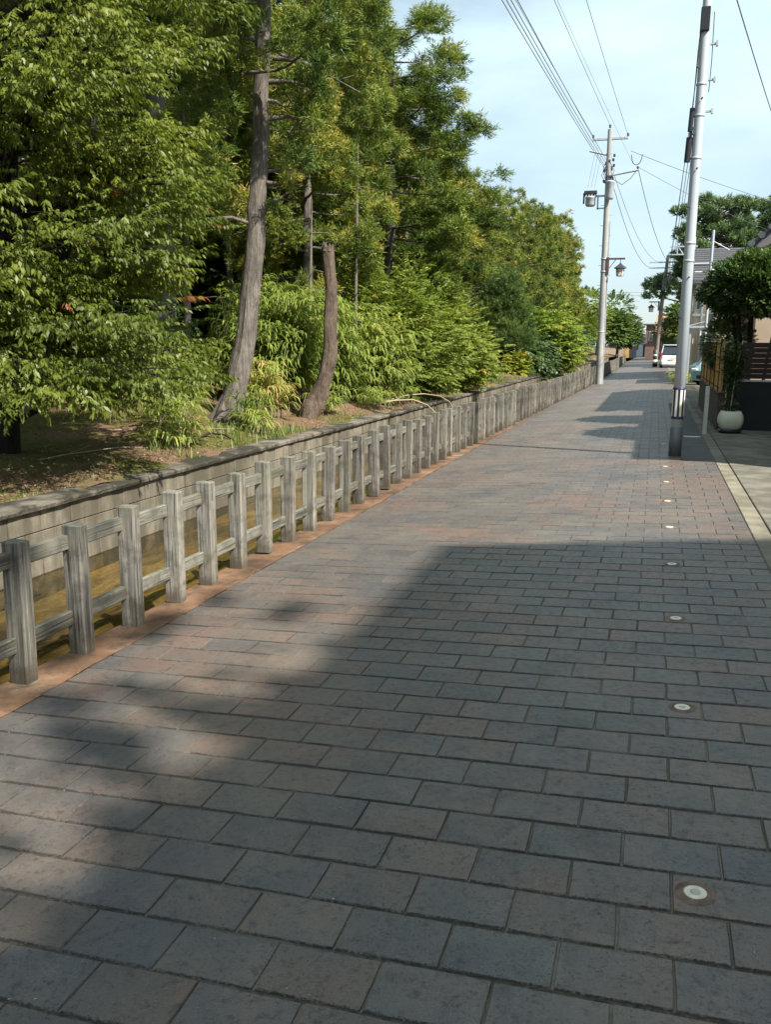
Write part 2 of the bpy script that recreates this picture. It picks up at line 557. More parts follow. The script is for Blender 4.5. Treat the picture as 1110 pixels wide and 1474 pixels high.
M['cream'] = plain('cream_stripe', (.72, .68, .50), .5, .08)
M['white'] = plain('white_stripe', (.74, .75, .77), .45, .06)
M['navy'] = plain('navy_stripe', (.03, .03, .07), .45, .1)
M['post_white'] = plain('post_paint', (.55, .53, .47), .6, .15)
M['pot'] = plain('pot_glaze', (.62, .60, .46), .45, .1, nscale=6)
M['soil'] = plain('soil', (.06, .045, .03), .95, .3)
M['brown_wood'] = plain('brown_lamp_wood', (.085, .045, .04), .6, .25)
M['lamp_roof'] = plain('lamp_roof', (.035, .032, .04), .5, .2)
M['lamp_glass'] = plain('lamp_glass', (.66, .60, .52), .3, .08)
M['slat_dark'] = plain('dark_slat', (.030, .014, .013), .6, .3, obj=True)
M['wall_black'] = plain('black_wall', (.018, .021, .021), .75, .45, nscale=1.5)
M['wall_brown'] = plain('brown_wall', (.075, .055, .048), .8, .3)
M['bamboo_pole'] = plain('bamboo_fence', (.46, .27, .085), .5, .3, obj=True, nscale=5)
M['twine'] = plain('dark_twine', (.02, .015, .012), .9, .2)
M['beige'] = plain('beige_render', (.60, .49, .36), .85, .08)
M['beige_dim'] = plain('tan_render', (.36, .28, .21), .85, .1)
M['tile'] = plain('roof_tile', (.075, .078, .09), .4, .3, obj=True)
M['roof_trim'] = plain('roof_trim', (.12, .11, .11), .6, .2)
M['window'] = plain('window_glass', (.05, .07, .09), .12, .2, spec=.9)
M['frame'] = plain('window_frame', (.45, .45, .44), .4, .1)
M['orange_roof'] = plain('orange_roof', (.36, .185, .10), .7, .15)
M['brick_red'] = plain('brick_red', (.15, .09, .075), .8, .2)
M['far_white'] = plain('far_white', (.66, .67, .68), .7, .1)
M['far_grey'] = plain('far_grey', (.30, .32, .35), .7, .2)
M['car_white'] = plain('car_white', (.66, .68, .72), .22, .03, spec=.6)
M['car_teal'] = plain('car_teal', (.19, .34, .35), .2, .05, spec=.7, metal=.2)
M['car_silver'] = plain('car_silver', (.46, .54, .60), .25, .05, spec=.7, metal=.3)
M['car_glass'] = plain('car_glass', (.03, .04, .05), .06, .1, spec=1.0)
M['tyre'] = plain('tyre', (.02, .02, .02), .85, .1)
M['rim'] = plain('rim', (.45, .45, .46), .3, .1, metal=.7)
M['red_lens'] = plain('red_lens', (.45, .02, .03), .2, .05, spec=.7)
M['clear_lens'] = plain('clear_lens', (.6, .65, .66), .1, .05, spec=.9)
M['plate'] = plain('plate', (.6, .56, .30), .5, .05)
M['wire'] = plain('wire', (.09, .095, .11), .6, .1)
M['stone'] = plain('pale_stone', (.42, .40, .37), .85, .25, nscale=9, bump=.004)
M['lamp_ring'] = plain('lamp_ring', (.58, .50, .37), .35, .2, nscale=30, spec=.6)
M['lamp_bed'] = plain('lamp_bed', (.13, .085, .06), .9, .5, nscale=25)
M['lamp_lens'] = plain('lamp_lens', (.30, .30, .24), .2, .25, nscale=40, spec=.7)
M['twig'] = plain('pale_twig', (.30, .24, .165), .9, .25)
M['cover'] = plain('silver_cover', (.55, .58, .62), .4, .15, metal=.3)


def curb_mat():
    m_, nt = new_mat('rusty_curb')
    p = pos(nt)
    n1 = noise(nt, p, 2.2, 6, .6)
    n2 = noise(nt, p, 70, 3)
    n3 = noise(nt, p, 6, 7, .75)
    col = ramp(nt, n1, [(.34, (.070, .042, .028)), (.45, (.135, .076, .044)), (.56, (.190, .108, .062)), (.68, (.24, .17, .11))])
    col = mix(nt, ramp(nt, n3, [(.36, .85), (.52, 0.0)]), col, (.060, .042, .032))
    col = mix(nt, ramp(nt, n2, [(.6, 0.0), (.8, .4)]), col, (.3, .24, .17))
    surf(nt, col, .9, bump=n2, bdist=.003, spec=.2)
    return m_


def joint_mat():
    m_, nt = new_mat('joint_sand')
    p = pos(nt)
    n1 = noise(nt, p, 1.1, 4)
    n2 = noise(nt, p, 45, 4, .7)
    a = ramp(nt, n2, [(.35, (.020, .018, .014)), (.65, (.085, .075, .055))])
    col = mix(nt, ramp(nt, n1, [(.45, 0.0), (.66, .7)]), a, (.20, .17, .125))
    sy = N(nt, 'ShaderNodeSeparateXYZ', {0: p}).outputs[1]
    fy = math_(nt, 'FRACT', math_(nt, 'DIVIDE', math_(nt, 'SUBTRACT', sy, GY), PD))
    dy = math_(nt, 'MULTIPLY', math_(nt, 'MINIMUM', fy, math_(nt, 'SUBTRACT', 1.0, fy)), PD)
    up = ramp(nt, math_(nt, 'MULTIPLY', dy, 100.0), [(.45, 0.0), (.9, 1.0)])
    col = mix(nt, math_(nt, 'MULTIPLY', up, ramp(nt, noise(nt, p, 1.7, 3), [(.36, .25), (.55, 1.0)])), col, mix(nt, n2, (.08, .068, .048), (.25, .21, .155)))
    col = mix(nt, ramp(nt, noise(nt, p, 5, 3), [(.55, 0.0), (.7, .5)]), col, (.045, .06, .025))
    surf(nt, col, .95, bump=n2, bdist=.004, spec=.2)
    return m_


def bank_mat():
    m_, nt = new_mat('forest_floor')
    p = pos(nt)
    n1 = noise(nt, p, .8, 5, .6)
    n2 = noise(nt, p, 14, 6, .75)
    n3 = noise(nt, p, 60, 4, .7)
    litter = ramp(nt, n3, [(.32, (.055, .035, .022)), (.5, (.16, .105, .065)), (.68, (.34, .25, .16))])
    litter = mix(nt, ramp(nt, n2, [(.4, 0.0), (.7, .6)]), litter, (.20, .10, .055))
    moss = ramp(nt, n2, [(.3, (.035, .045, .010)), (.7, (.15, .145, .032))])
    col = mix(nt, ramp(nt, n1, [(.47, 0.0), (.55, .9)]), litter, moss)
    h = math_(nt, 'ADD', n2, math_(nt, 'MULTIPLY', n3, .5))
    surf(nt, col, .95, bump=h, bdist=.03, spec=.15)
    return m_


def bed_mat():
    m_, nt = new_mat('canal_bed')
    p = pos(nt)
    n1 = noise(nt, pos(nt, (2.2, .7, 1)), 1.5, 6, .65, .8)
    n2 = noise(nt, p, 25, 4, .7)
    col = ramp(nt, n1, [(.32, (.035, .028, .014)), (.48, (.125, .096, .046)), (.66, (.26, .20, .10))])
    col = mix(nt, ramp(nt, n2, [(.35, .5), (.55, 0.0)]), col, (.05, .04, .02))
    surf(nt, col, .9, bump=n2, bdist=.01)
    return m_


def water_mat():
    m_, nt = new_mat('canal_water')
    h = noise(nt, pos(nt, (3.5, 1.4, 1)), 2.2, 3, .55, .6)
    b = N(nt, 'ShaderNodeBump', {'Height': h, 'Distance': .012, 'Strength': .5})
    g = N(nt, 'ShaderNodeBsdfGlossy', {'Color': (.9, .93, .95, 1), 'Roughness': .06, 'Normal': b.outputs[0]})
    t = N(nt, 'ShaderNodeBsdfTransparent', {'Color': (.80, .72, .48, 1)})
    fr = N(nt, 'ShaderNodeFresnel', {'IOR': 1.33, 'Normal': b.outputs[0]})
    ms = N(nt, 'ShaderNodeMixShader', {0: fr.outputs[0], 1: t.outputs[0], 2: g.outputs[0]})
    N(nt, 'ShaderNodeOutputMaterial', {'Surface': ms.outputs[0]})
    return m_


M['curb'] = curb_mat(); M['joint'] = joint_mat(); M['bank'] = bank_mat(); M['bed'] = bed_mat(); M['water'] = water_mat()
G = lambda *s: list(s)
M['lf_broad'] = leafmat('broadleaf', [(.0, (0.048, 0.073, 0.012)), (.35, (0.111, 0.145, 0.021)), (.7, (0.196, 0.221, 0.031)), (.93, (0.286, 0.274, 0.039)), (.975, (0.276, 0.127, 0.034)), (1, (0.297, 0.078, 0.034))], .42)
M['lf_sugi'] = leafmat('cedar_needles', [(.0, (0.030, 0.055, 0.013)), (.28, (0.085, 0.136, 0.024)), (.55, (0.186, 0.231, 0.040)), (.8, (0.309, 0.304, 0.054)), (1, (0.385, 0.243, 0.067))], .25, .55, .25, .16)
M['lf_sugi2'] = leafmat('cedar_needles_yellowish', [(.0, (0.029, 0.050, 0.011)), (.28, (0.087, 0.123, 0.023)), (.55, (0.185, 0.212, 0.036)), (.8, (0.302, 0.278, 0.050)), (1, (0.347, 0.216, 0.060))], .25, .55, .25, .16)
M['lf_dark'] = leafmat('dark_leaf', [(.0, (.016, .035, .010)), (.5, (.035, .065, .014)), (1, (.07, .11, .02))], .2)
M['lf_bamboo'] = leafmat('bamboo_leaf', [(.0, (0.086, 0.135, 0.028)), (.4, (0.186, 0.250, 0.055)), (.75, (0.309, 0.366, 0.083)), (.95, (0.517, 0.438, 0.139)), (1, (0.575, 0.366, 0.180))], .42, .4, .4, .6)
M['lf_maple'] = leafmat('maple_leaf', [(.0, (0.066, 0.102, 0.020)), (.4, (0.147, 0.199, 0.034)), (.75, (0.233, 0.278, 0.046)), (.93, (0.373, 0.340, 0.061)), (1, (0.532, 0.250, 0.073))], .42, .5, .3, .6)
M['lf_pine'] = leafmat('pine_needles', [(.0, (0.026, 0.057, 0.013)), (.4, (0.074, 0.125, 0.025)), (.8, (0.150, 0.199, 0.038)), (1, (0.226, 0.227, 0.032))], .15, .5, .3, .8)
M['lf_pinefar'] = leafmat('black_pine_needles', [(.0, (0.041, 0.076, 0.035)), (.5, (0.103, 0.158, 0.061)), (.85, (0.179, 0.235, 0.083)), (1, (0.248, 0.248, 0.076))], .2, .5, .3, .3)
M['lf_yellow'] = leafmat('yellow_maple_leaf', [(.0, (.06, .115, .018)), (.4, (.12, .19, .025)), (.7, (.24, .27, .035)), (.9, (.42, .34, .04)), (1, (.46, .26, .05))], .38, .5, .3, .5)
M['lf_hedge'] = leafmat('camellia_leaf', [(.0, (0.024, 0.050, 0.013)), (.5, (0.061, 0.105, 0.024)), (.85, (0.154, 0.209, 0.050)), (1, (0.374, 0.308, 0.088))], .25, .32, .5, 1.2)
M['lf_far'] = leafmat('far_leaf', [(.0, (.05, .09, .025)), (.5, (.11, .17, .045)), (.9, (.20, .25, .07)), (1, (.25, .27, .09))], .3, .6, .2, .2)
M['lf_grass'] = leafmat('grass_blade', [(.0, (.07, .12, .02)), (.5, (.14, .21, .04)), (.9, (.26, .29, .08)), (1, (.34, .26, .13))], .35)
M['litter'] = leafmat('leaf_litter', [(.0, (.07, .04, .02)), (.4, (.17, .105, .06)), (.8, (.36, .26, .16)), (1, (.5, .42, .3))], .1, .8, .2)

# ================================================================= SETTING
Y0, Y1 = -8.0, 135.0


def zl(x):
    return AX*x


# far ground sheet
MB().box((-1500, -400, -1.2), (1500, 2600, -.9)).obj('ground', M['soil'])['kind'] = 'structure'

# lane base (joint sand shows between pavers) and far asphalt
XL, XR = -2.86, .88
b = MB()
b.add([(XL, Y0, zl(XL)-.0065), (XR, Y0, zl(XR)-.0065), (XR, Y1, zl(XR)-.0065), (XL, Y1, zl(XL)-.0065),
       (XL, Y0, -1), (XR, Y0, -1), (XR, Y1, -1), (XL, Y1, -1)],
      [(0, 1, 2, 3), (4, 7, 6, 5), (0, 4, 5, 1), (1, 5, 6, 2), (2, 6, 7, 3), (3, 7, 4, 0)])
lane = b.obj('paved_lane', M['joint']); lane['kind'] = 'structure'


# pavers ------------------------------------------------------------------
def paver_geo(x0, x1, d, seed, fine=True):
    """top face at z=0, ragged worn edge; x0..x1, y 0..d minus joints"""
    g = np.random.default_rng(seed)
    j = .0038
    a, b_, c, e = x0+.0022, x1-.0022, j, d-j
    if fine:
        nx, ny = 4, 2
        ring = [(a+(b_-a)*i/nx, c) for i in range(nx)] + [(b_, c+(e-c)*i/ny) for i in range(ny)] + \
               [(b_-(b_-a)*i/nx, e) for i in range(nx)] + [(a, e-(e-c)*i/ny) for i in range(ny)]
    else:
        ring = [(a, c), (b_, c), (b_, e), (a, e)]
    n = len(ring)
    cx, cy = (a+b_)/2, (c+e)/2
    v = []
    for inset, z, jt in ((0, -.02, 0), (.0008, -.0075, .0010), (.0060, 0, .0011)):
        for (x, y) in ring:
            sx_, sy_ = np.sign(cx-x), np.sign(cy-y)
            ex = abs(abs(x-cx)-(b_-a)/2) < 1e-6; ey = abs(abs(y-cy)-(e-c)/2) < 1e-6
            q = g.normal(size=2)*(jt if fine else 0)
            v.append((x+(sx_*inset*.6 if ex else 0)+q[0], y+(sy_*inset if ey else 0)+q[1], z))
    f = []
    for k in range(2):
        for i in range(n):
            f.append((k*n+i, k*n+(i+1) % n, (k+1)*n+(i+1) % n, (k+1)*n+i))
    f.append(tuple(range(2*n, 3*n)))
    return v, f


cells = []
for r in range(-18, 290):
    yy = GY + r*PD
    half = .5*(r % 2)
    c = int(math.floor((XL-GX)/PW - half)) - 1
    while True:
        xa = GX + (c+half)*PW; xb = xa+PW
        c += 1
        if xb <= XL+.03: continue
        # asphalt patch beside the kerb
        xr = .43 if 12.75 < yy+PD/2 < 25.6 else XR
        if xa >= xr-.03: break
        cells.append((max(xa, XL), min(xb, xr), yy, r))
camF = np.array([-math.sin(yaw), math.cos(yaw)])


def shows(cx, cy):
    d = np.array([cx, cy]); f_ = d@camF; s_ = d@np.array([math.cos(yaw), math.sin(yaw)])
    if f_ < 1.45: return -1
    if abs(s_/f_) > .48: return -1
    return 1/f_**3


order = sorted(range(len(cells)), key=lambda i: -shows((cells[i][0]+cells[i][1])/2, cells[i][2]+PD/2))
near = set(order[:300])
variants = []
for k in range(8):
    v, f = paver_geo(-PW/2, PW/2, PD, k)
    b = MB().add(v, f)
    variants.append(b.mesh('brick', M['paver']))
cut_cache = {}
far = MB()
tilt = math.atan(AX)
for i, (xa, xb, yy, r) in enumerate(cells):
    cx = (xa+xb)/2; w = xb-xa
    if i in near:
        if abs(w-PW) < .002:
            me = variants[random.randrange(8)]
        else:
            key = round(w, 3)
            if key not in cut_cache:
                v, f = paver_geo(-w/2, w/2, PD, 90+len(cut_cache))
                cut_cache[key] = MB().add(v, f).mesh('brick', M['paver'])
            me = cut_cache[key]
        o = link('brick', me, lane, (cx, yy, zl(cx)+random.uniform(-.0012, .0016)),
                 (random.gauss(0, .0045), -tilt+random.gauss(0, .003), random.gauss(0, .002)))
    else:
        v, f = paver_geo(-w/2, w/2, PD, 5, False)
        dz = random.uniform(-.001, .0014); ta, tb = random.gauss(0, .004), random.gauss(0, .003)
        far.add([(cx+x, yy+y, zl(cx+x)+dz+z+ta*(y-.1)+tb*x) for x, y, z in v], f)
o = link('brick_paving', far.mesh('brick_paving', M['paver']), lane); o['kind'] = 'stuff'
yend = GY+290*PD
MB().add([(XL, yend, zl(XL)), (XR, yend, zl(XR)), (XR, Y1, zl(XR)), (XL, Y1, zl(XL))], [(0, 1, 2, 3)]).obj('far_paving', M['paver'], lane)['kind'] = 'stuff'

# asphalt strip
b = MB(); za, zb_ = zl(.433)-.001, zl(XR)-.001
b.add([(.433, 12.83, za), (XR-.005, 12.83, zb_), (XR-.005, 25.6, zb_), (.433, 25.6, za)], [(0, 1, 2, 3)])
b.obj('asphalt_patch', M['asphalt'])['kind'] = 'structure'
b = MB(); b.box((.56, 16.0, .031), (.84, 16.06, .047), 0)
tag(b.obj('road_marking', M['white']), kind='structure')

# rusty canal curb with slightly ragged inner edge
b = MB()
n = 260
ys = [Y0+(100-Y0)*(i/n)**1.6 for i in range(n+1)]
v = []; f = []
def wob(y): return -.40*min(max((y-13)/25, 0), 1)*0
for y in ys:
    e = XL+.012+random.uniform(-.008, .008)
    v += [(e, y, zl(XL)+.004), (-3.150+.02*math.sin(y*1.7)-wob(y), y, zl(-3.2)+.002), (-3.165-wob(y), y, zl(-3.2)-.012), (-3.18-wob(y), y, -1.0), (e, y, -1.0)]
for i in range(n):
    k = i*5
    for q in range(4):
        f.append((k+q, k+q+1, k+5+q+1, k+5+q))
b.add(v, f)
b.obj('canal_curb', M['curb'])['kind'] = 'structure'

# canal bed and water
XW = -4.95
nx, ny = 14, 260
xs = np.linspace(XW-.05, -3.2, nx); yy = np.linspace(-8, 100, ny)
X, Yg = np.meshgrid(xs, yy)
Z = -.50 + .04*np.sin(X*5+Yg*.7)+.03*rng.normal(size=X.shape) + .09*np.clip((X+3.9)*1.2, 0, 1)
V = np.stack([X, Yg, Z], -1).reshape(-1, 3)
idx = np.arange(nx*ny).reshape(ny, nx)
Fq = np.stack([idx[:-1, :-1], idx[:-1, 1:], idx[1:, 1:], idx[1:, :-1]], -1).reshape(-1, 4)
link('canal_bed', np_mesh('canal_bed', V, Fq, M['bed'], smooth=True))['kind'] = 'structure'
MB().add([(XW-.02, -8, -.36), (-3.2, -8, -.36), (-3.2, 100, -.36), (XW-.02, 100, -.36)], [(0, 1, 2, 3)]).obj('canal_water', M['water'])['kind'] = 'structure'

# retaining wall: blocks, coping, core -------------------------------------
wall = thing('retaining_wall', 'low stained concrete block retaining wall with coping holding the wooded bank beside the canal', 'retaining wall', (XW, 4, 0))
MB().box((-.32, -12, -.9), (-.015, 96, .20)).obj('wall_core', M['wall_dark'], wall)
bl = []
for k in range(4):
    b = MB().box((-.02, .004, .004), (0.0, .396, .191), 0, .004)
    bl.append(b.mesh('block', M['wall']))
farb = MB()
for c in range(3):
    z = -.375+c*.195
    for i in range(-8, 150):
        y = i*.4+(.2 if c % 2 else 0)
        dx = random.uniform(-.002, .003)
        if -4 <= i < 82:
            link('block', random.choice(bl), wall, (dx, y, z))
        else:
            farb.box((-.02+dx, y+.004, z+.004), (dx, y+.396, z+.186))
for i in range(30, 80):       # plain cast panels farther on
    pass
o = farb.obj('blockwork', M['wall'], wall); o['kind'] = 'stuff'
for i in range(24):           # cast panels with dark joints
    y0 = 60.0-4+i*1.6
    link('panel', bl[0], wall, (.0, y0, -.385)).scale = (1, 3.96, 3.0)
nseg = 60
for i in range(-4, nseg):
    L = 1.5
    b = MB()
    nn_ = 12 if i < 14 else 4
    v = []; f = []
    for q in range(nn_+1):
        y = i*L+.003+(L-.006)*q/nn_; ex = random.gauss(0, .005); ez = random.gauss(0, .003)
        v += [(.040+ex, y, .208), (.044+ex*1.6, y, .240+ez), (.030+ex*1.6+random.gauss(0, .003), y, .256+ez), (-.08, y, .258+ez), (-.30, y, .255), (-.30, y, .20)]
    for q in range(nn_):
        for k in range(6):
            f.append((q*6+k, q*6+(k+1) % 6, q*6+6+(k+1) % 6, q*6+6+k))
    f += [tuple(range(6)), tuple(nn_*6+k for k in range(6))]
    b.add(v, f)
    b.obj('coping', M['wall_dark'], wall)

# wooded bank ---------------------------------------------------------------
nx, ny = 90, 420
xs = XW-.10-(np.linspace(0, 1, nx)**1.8)*55
yy = -14+(np.linspace(0, 1, ny)**1.5)*150
X, Yg = np.meshgrid(xs, yy)


def bank_z(x, y):
    d = np.maximum(XW-.10-x, 0)
    return .238 + .022*np.sin(y*1.9+x*3)*np.sin(y*.7) + .014*np.sin(y*5.3+x*7) + np.minimum(d*.10, .45) + .06*np.minimum(d, 1)*np.sin(x*1.3+y*.9) + .05*np.minimum(d, 1)*np.sin(y*2.1-x*.7)


Z = bank_z(X, Yg)+rng.normal(size=X.shape)*.014*np.minimum(XW-.0-X, 1)
V = np.stack([X, Yg, Z], -1).reshape(-1, 3)
idx = np.arange(nx*ny).reshape(ny, nx)
Fq = np.stack([idx[:-1, :-1], idx[1:, :-1], idx[1:, 1:], idx[:-1, 1:]], -1).reshape(-1, 4)
link('wooded_bank', np_mesh('wooded_bank', V, Fq, M['bank'], smooth=True))['kind'] = 'structure'

# right side: gutter, driveway slabs, parking
gut = MB()
for i in range(-3, 16):
    y = i*.6*2
gt = thing('gutter_kerb', 'flush pale concrete kerb stones along the right edge of the brick lane', 'kerb', (XR, 0, 0))
for i in range(-8, 110):
    y = i*.6
    if i > 60: break
    b = MB().box((.0, y+.003, -.2), (.155, y+.597, .046+random.uniform(-.002, .003)), 0, .006)
    b.obj('kerb_stone', M['gutter'], gt)
b = MB().box((.0, 36.6, -.2), (.155, 130, .046)); b.obj('kerb_run', M['gutter'], gt)
b = MB()
for i, (a, c) in enumerate(((-8, 1.5), (1.5, 5.5), (5.5, 9.3), (9.3, 12.6), (12.6, 17.45))):
    MB().box((XR+.163, a+.005, -.2), (9, c-.005, .052+.001*(i % 2)), 0, .006).obj('driveway_slab', M['slab'])['kind'] = 'structure'
MB().box((XR+.163, 17.6, -.2), (60, 60, .040)).obj('parking_ground', M['slab'])['kind'] = 'structure'
MB().box((XR+.163, 60.2, -.2), (90, 135, .036)).obj('far_right_ground', M['slab'])['kind'] = 'structure'
MB().box((9.01, -60, -.2), (90, 17.4, .03)).obj('yard_ground', M['slab'])['kind'] = 'structure'
MB().box((-60, 135.01, -.3), (90, 330, -.06)).obj('crossing_street', M['asphalt'])['kind'] = 'structure'

# ================================================================= FENCE
def fx(y):
    """the fence's line along the lane edge"""
    return -3.06 + .0*y + .40*min(max((y-13)/25, 0), 1) - .35*min(max((y-60)/33, 0), 1)


fence = thing('timber_fence', 'long weathered grey timber post fence with two rails along the canal edge', 'fence', (-3.06, 3.03, -.14))
pv = []
for k in range(6):
    s_ = .0505
    b = MB()
    h = .77
    t = .006
    z0 = -.01
    g = random.Random(k)
    rows = [(0, s_-.001), (.04, s_), (.3, s_-.0005+g.uniform(-.001, .001)), (.55, s_+g.uniform(-.001, .001)), (h-t, s_-.001), (h, s_-t)]
    v = []; f = []
    for z, r_ in rows:
        c_ = .006
        for (sx_, sy_) in ((1, 1), (-1, 1), (-1, -1), (1, -1)):
            j1, j2 = g.uniform(-.0012, .0012), g.uniform(-.0012, .0012)
            rx_ = r_*1.16; ry_ = r_*.84
            p1 = (sx_*rx_+j1, sy_*(ry_-c_)+j2); p2 = (sx_*(rx_-c_)+j1, sy_*ry_+j2)
            for p in ((p1, p2) if sx_*sy_ > 0 else (p2, p1)):
                v.append((p[0], p[1], z+z0+(g.uniform(-.002, .002) if z > .7 else 0)))
    for k2 in range(len(rows)-1):
        for i in range(8):
            f.append((k2*8+i, k2*8+(i+1) % 8, (k2+1)*8+(i+1) % 8, (k2+1)*8+i))
    f.append(tuple((len(rows)-1)*8+i for i in range(8)))
    b.add(v, f)
    pv.append(b.mesh('post', M['wood']))
PSP = .49
npost = 184
prev = None
for i in range(-4, npost):
    y = 3.52+PSP*i
    x = fx(y)
    o = link('post', pv[(i*5+i//3) % 6], fence, (x+3.06+random.gauss(0, .006), y-3.03+random.gauss(0, .012), 0+zl(x)+.142+random.gauss(0, .010)),
             (random.gauss(0, .014), random.gauss(0, .012), random.choice((0, PI))+random.gauss(0, .035)))
rl = []
for k in range(4):
    b = MB().box((-.020, 0, -.042), (.020, 1.0, .042), 0, .005)
    rl.append(b.mesh('rail', M['rail']))
for i in range(-4, npost-2, 2):
    y = 3.52+PSP*i
    for z in (.512, .068):
        xa, xb = fx(y)-.026, fx(y+2*PSP)-.026
        o = link('rail', rl[(i//2) % 4], fence, (xa+3.06, y-3.03, z+.14+random.gauss(0, .004)), (random.gauss(0, .003), 0, -math.atan2(xb-xa, 2*PSP)))
        o.scale = (1, .978, 1)

# ground lamps in the paving ------------------------------------------------
ordn = ['nearest the camera', 'second from the camera', 'third from the camera', 'fourth from the camera', 'fifth from the camera',
        'sixth from the camera', 'seventh from the camera', 'eighth from the camera', 'ninth from the camera']
lm0 = []
lb = MB().lathe([(.031, -.004), (.034, .0025), (.030, .0045), (.0155, .0042), (.0145, .003)], 28)
lm_ring = lb.mesh('rim', M['lamp_ring'])
lm_lens = MB().lathe([(.0140, -.002), (.0140, .0034), (.010, .0045), (.0, .0048)], 20).mesh('lens', M['lamp_lens'])
lm_bed = MB().lathe([(.062, -.004), (.058, .0008), (.036, .0018)], 20).mesh('mortar', M['lamp_bed'])
for i in range(9):
    y = [2.47, 3.87, 5.22, 6.58, 7.97, 9.35, 10.7, 12.1, 14.9][i]
    t = thing('ground_light', 'small round white light set flush in the brick lane, '+ordn[i], 'ground light', (.215, y, zl(.215)+.001), 0, 'round lights set in the paving')
    t.rotation_euler = (0, -tilt, 0)
    link('mortar', lm_bed, t); link('rim', lm_ring, t); link('lens', lm_lens, t)


# ================================================================= TREES
def leaf_quads(n_leaf, L, w, twig, droop, g, alt=True, spread=.9, jitter=.15):
    """a leafy twig along +x; quads"""
    V = []; Fc = []; T = []
    for k in range(n_leaf):
        t = (k+.6)/n_leaf
        side = 1 if k % 2 else -1
        p = np.array([t*twig, 0, -.12*twig*t*t])
        a = side*spread*(1-.55*t)+g.normal()*jitter
        if k == n_leaf-1: a = g.normal()*.1
        d = np.array([math.cos(a), math.sin(a), -droop-g.uniform(0, .5)*droop]); d /= np.linalg.norm(d)
        s_ = np.cross(d, [0, 0, 1]); s_ /= np.linalg.norm(s_)
        nrm = np.cross(s_, d)
        l = L*g.uniform(.75, 1.15)
        rollv = g.normal()*(.35+jitter)
        s2 = s_*math.cos(rollv)+nrm*math.sin(rollv)
        m_ = p+d*l*.45
        V += [p, m_-s2*w/2+[0, 0, .0], p+d*l-np.array([0, 0, .18*l]), m_+s2*w/2]
        Fc.append([len(V)-4, len(V)-3, len(V)-2, len(V)-1])
        T += [g.normal()*.07]*4
    return np.array(V), np.array(Fc), np.array(T)


def tuft(nb, L, w, blade, g, cone=.9, fwd=.55):
    """bottle-brush shoot along +x made of thin triangles"""
    V = []; Fc = []; T = []
    for k in range(nb):
        t = (k+.5)/nb
        a = g.uniform(0, 2*PI)
        p = np.array([t*L, 0, 0])+g.normal(size=3)*.01
        c = fwd+.35*t
        d = np.array([c, cone*math.cos(a), cone*math.sin(a)]); d /= np.linalg.norm(d)
        s_ = np.cross(d, g.normal(size=3)); s_ /= np.linalg.norm(s_)
        l = blade*g.uniform(.7, 1.2)*(1-.35*t)
        V += [p-s_*w/2, p+s_*w/2, p+d*l]
        Fc.append([len(V)-3, len(V)-2, len(V)-1])
        tt = g.normal()*.05
        T += [tt-.12, tt-.12, tt+.14]
    return np.array(V), np.array(Fc), np.array(T)


GL = np.random.default_rng(11)
SPR_BROAD = [leaf_quads(11, .080, .033, .30, .7, GL, jitter=.45) for _ in range(5)]
SPR_MAPLE = [leaf_quads(12, .062, .04, .24, .25, GL, spread=1.2) for _ in range(5)]
SPR_HEDGE = [leaf_quads(9, .07, .038, .14, -.1, GL, spread=1.5) for _ in range(4)]
SPR_FAR = [leaf_quads(9, .26, .2, .5, .2, GL, spread=1.4) for _ in range(4)]
def puff(nb, R_, w, blade, g):
    """rounded group of cedar shoots: needles radiate outward and up from a small ellipsoid"""
    V = []; Fc = []; T = []
    ns_ = 6
    sh = g.normal(size=(ns_, 3)); sh /= np.linalg.norm(sh, axis=1, keepdims=True); sh[:, 0] = np.abs(sh[:, 0])*.8+.25
    for k in range(nb):
        d0 = sh[k % ns_]; u = g.random()
        p = d0*R_*(.15+.85*u)+g.normal(size=3)*R_*.10
        d = d0*.9+g.normal(size=3)*.55; d /= np.linalg.norm(d)
        s_ = np.cross(d, g.normal(size=3)); s_ /= np.linalg.norm(s_)
        l = blade*g.uniform(.6, 1.2)
        V += [p-s_*w/2, p+s_*w/2, p+d*l]
        Fc.append([len(V)-3, len(V)-2, len(V)-1])
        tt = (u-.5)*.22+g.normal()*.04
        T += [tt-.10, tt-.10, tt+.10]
    return np.array(V), np.array(Fc), np.array(T)


TUFT_SUGI = [puff(100, .20, .0145, .09, GL) for _ in range(5)]
TUFT_SUGI_FAR = [puff(60, .23, .030, .14, GL) for _ in range(4)]
TUFT_PINE = [tuft(34, .12, .010, .17, GL, 1.0, .8) for _ in range(4)]
TUFT_PINE_FAR = [tuft(14, .35, .09, .5, GL, 1.0, .7) for _ in range(4)]


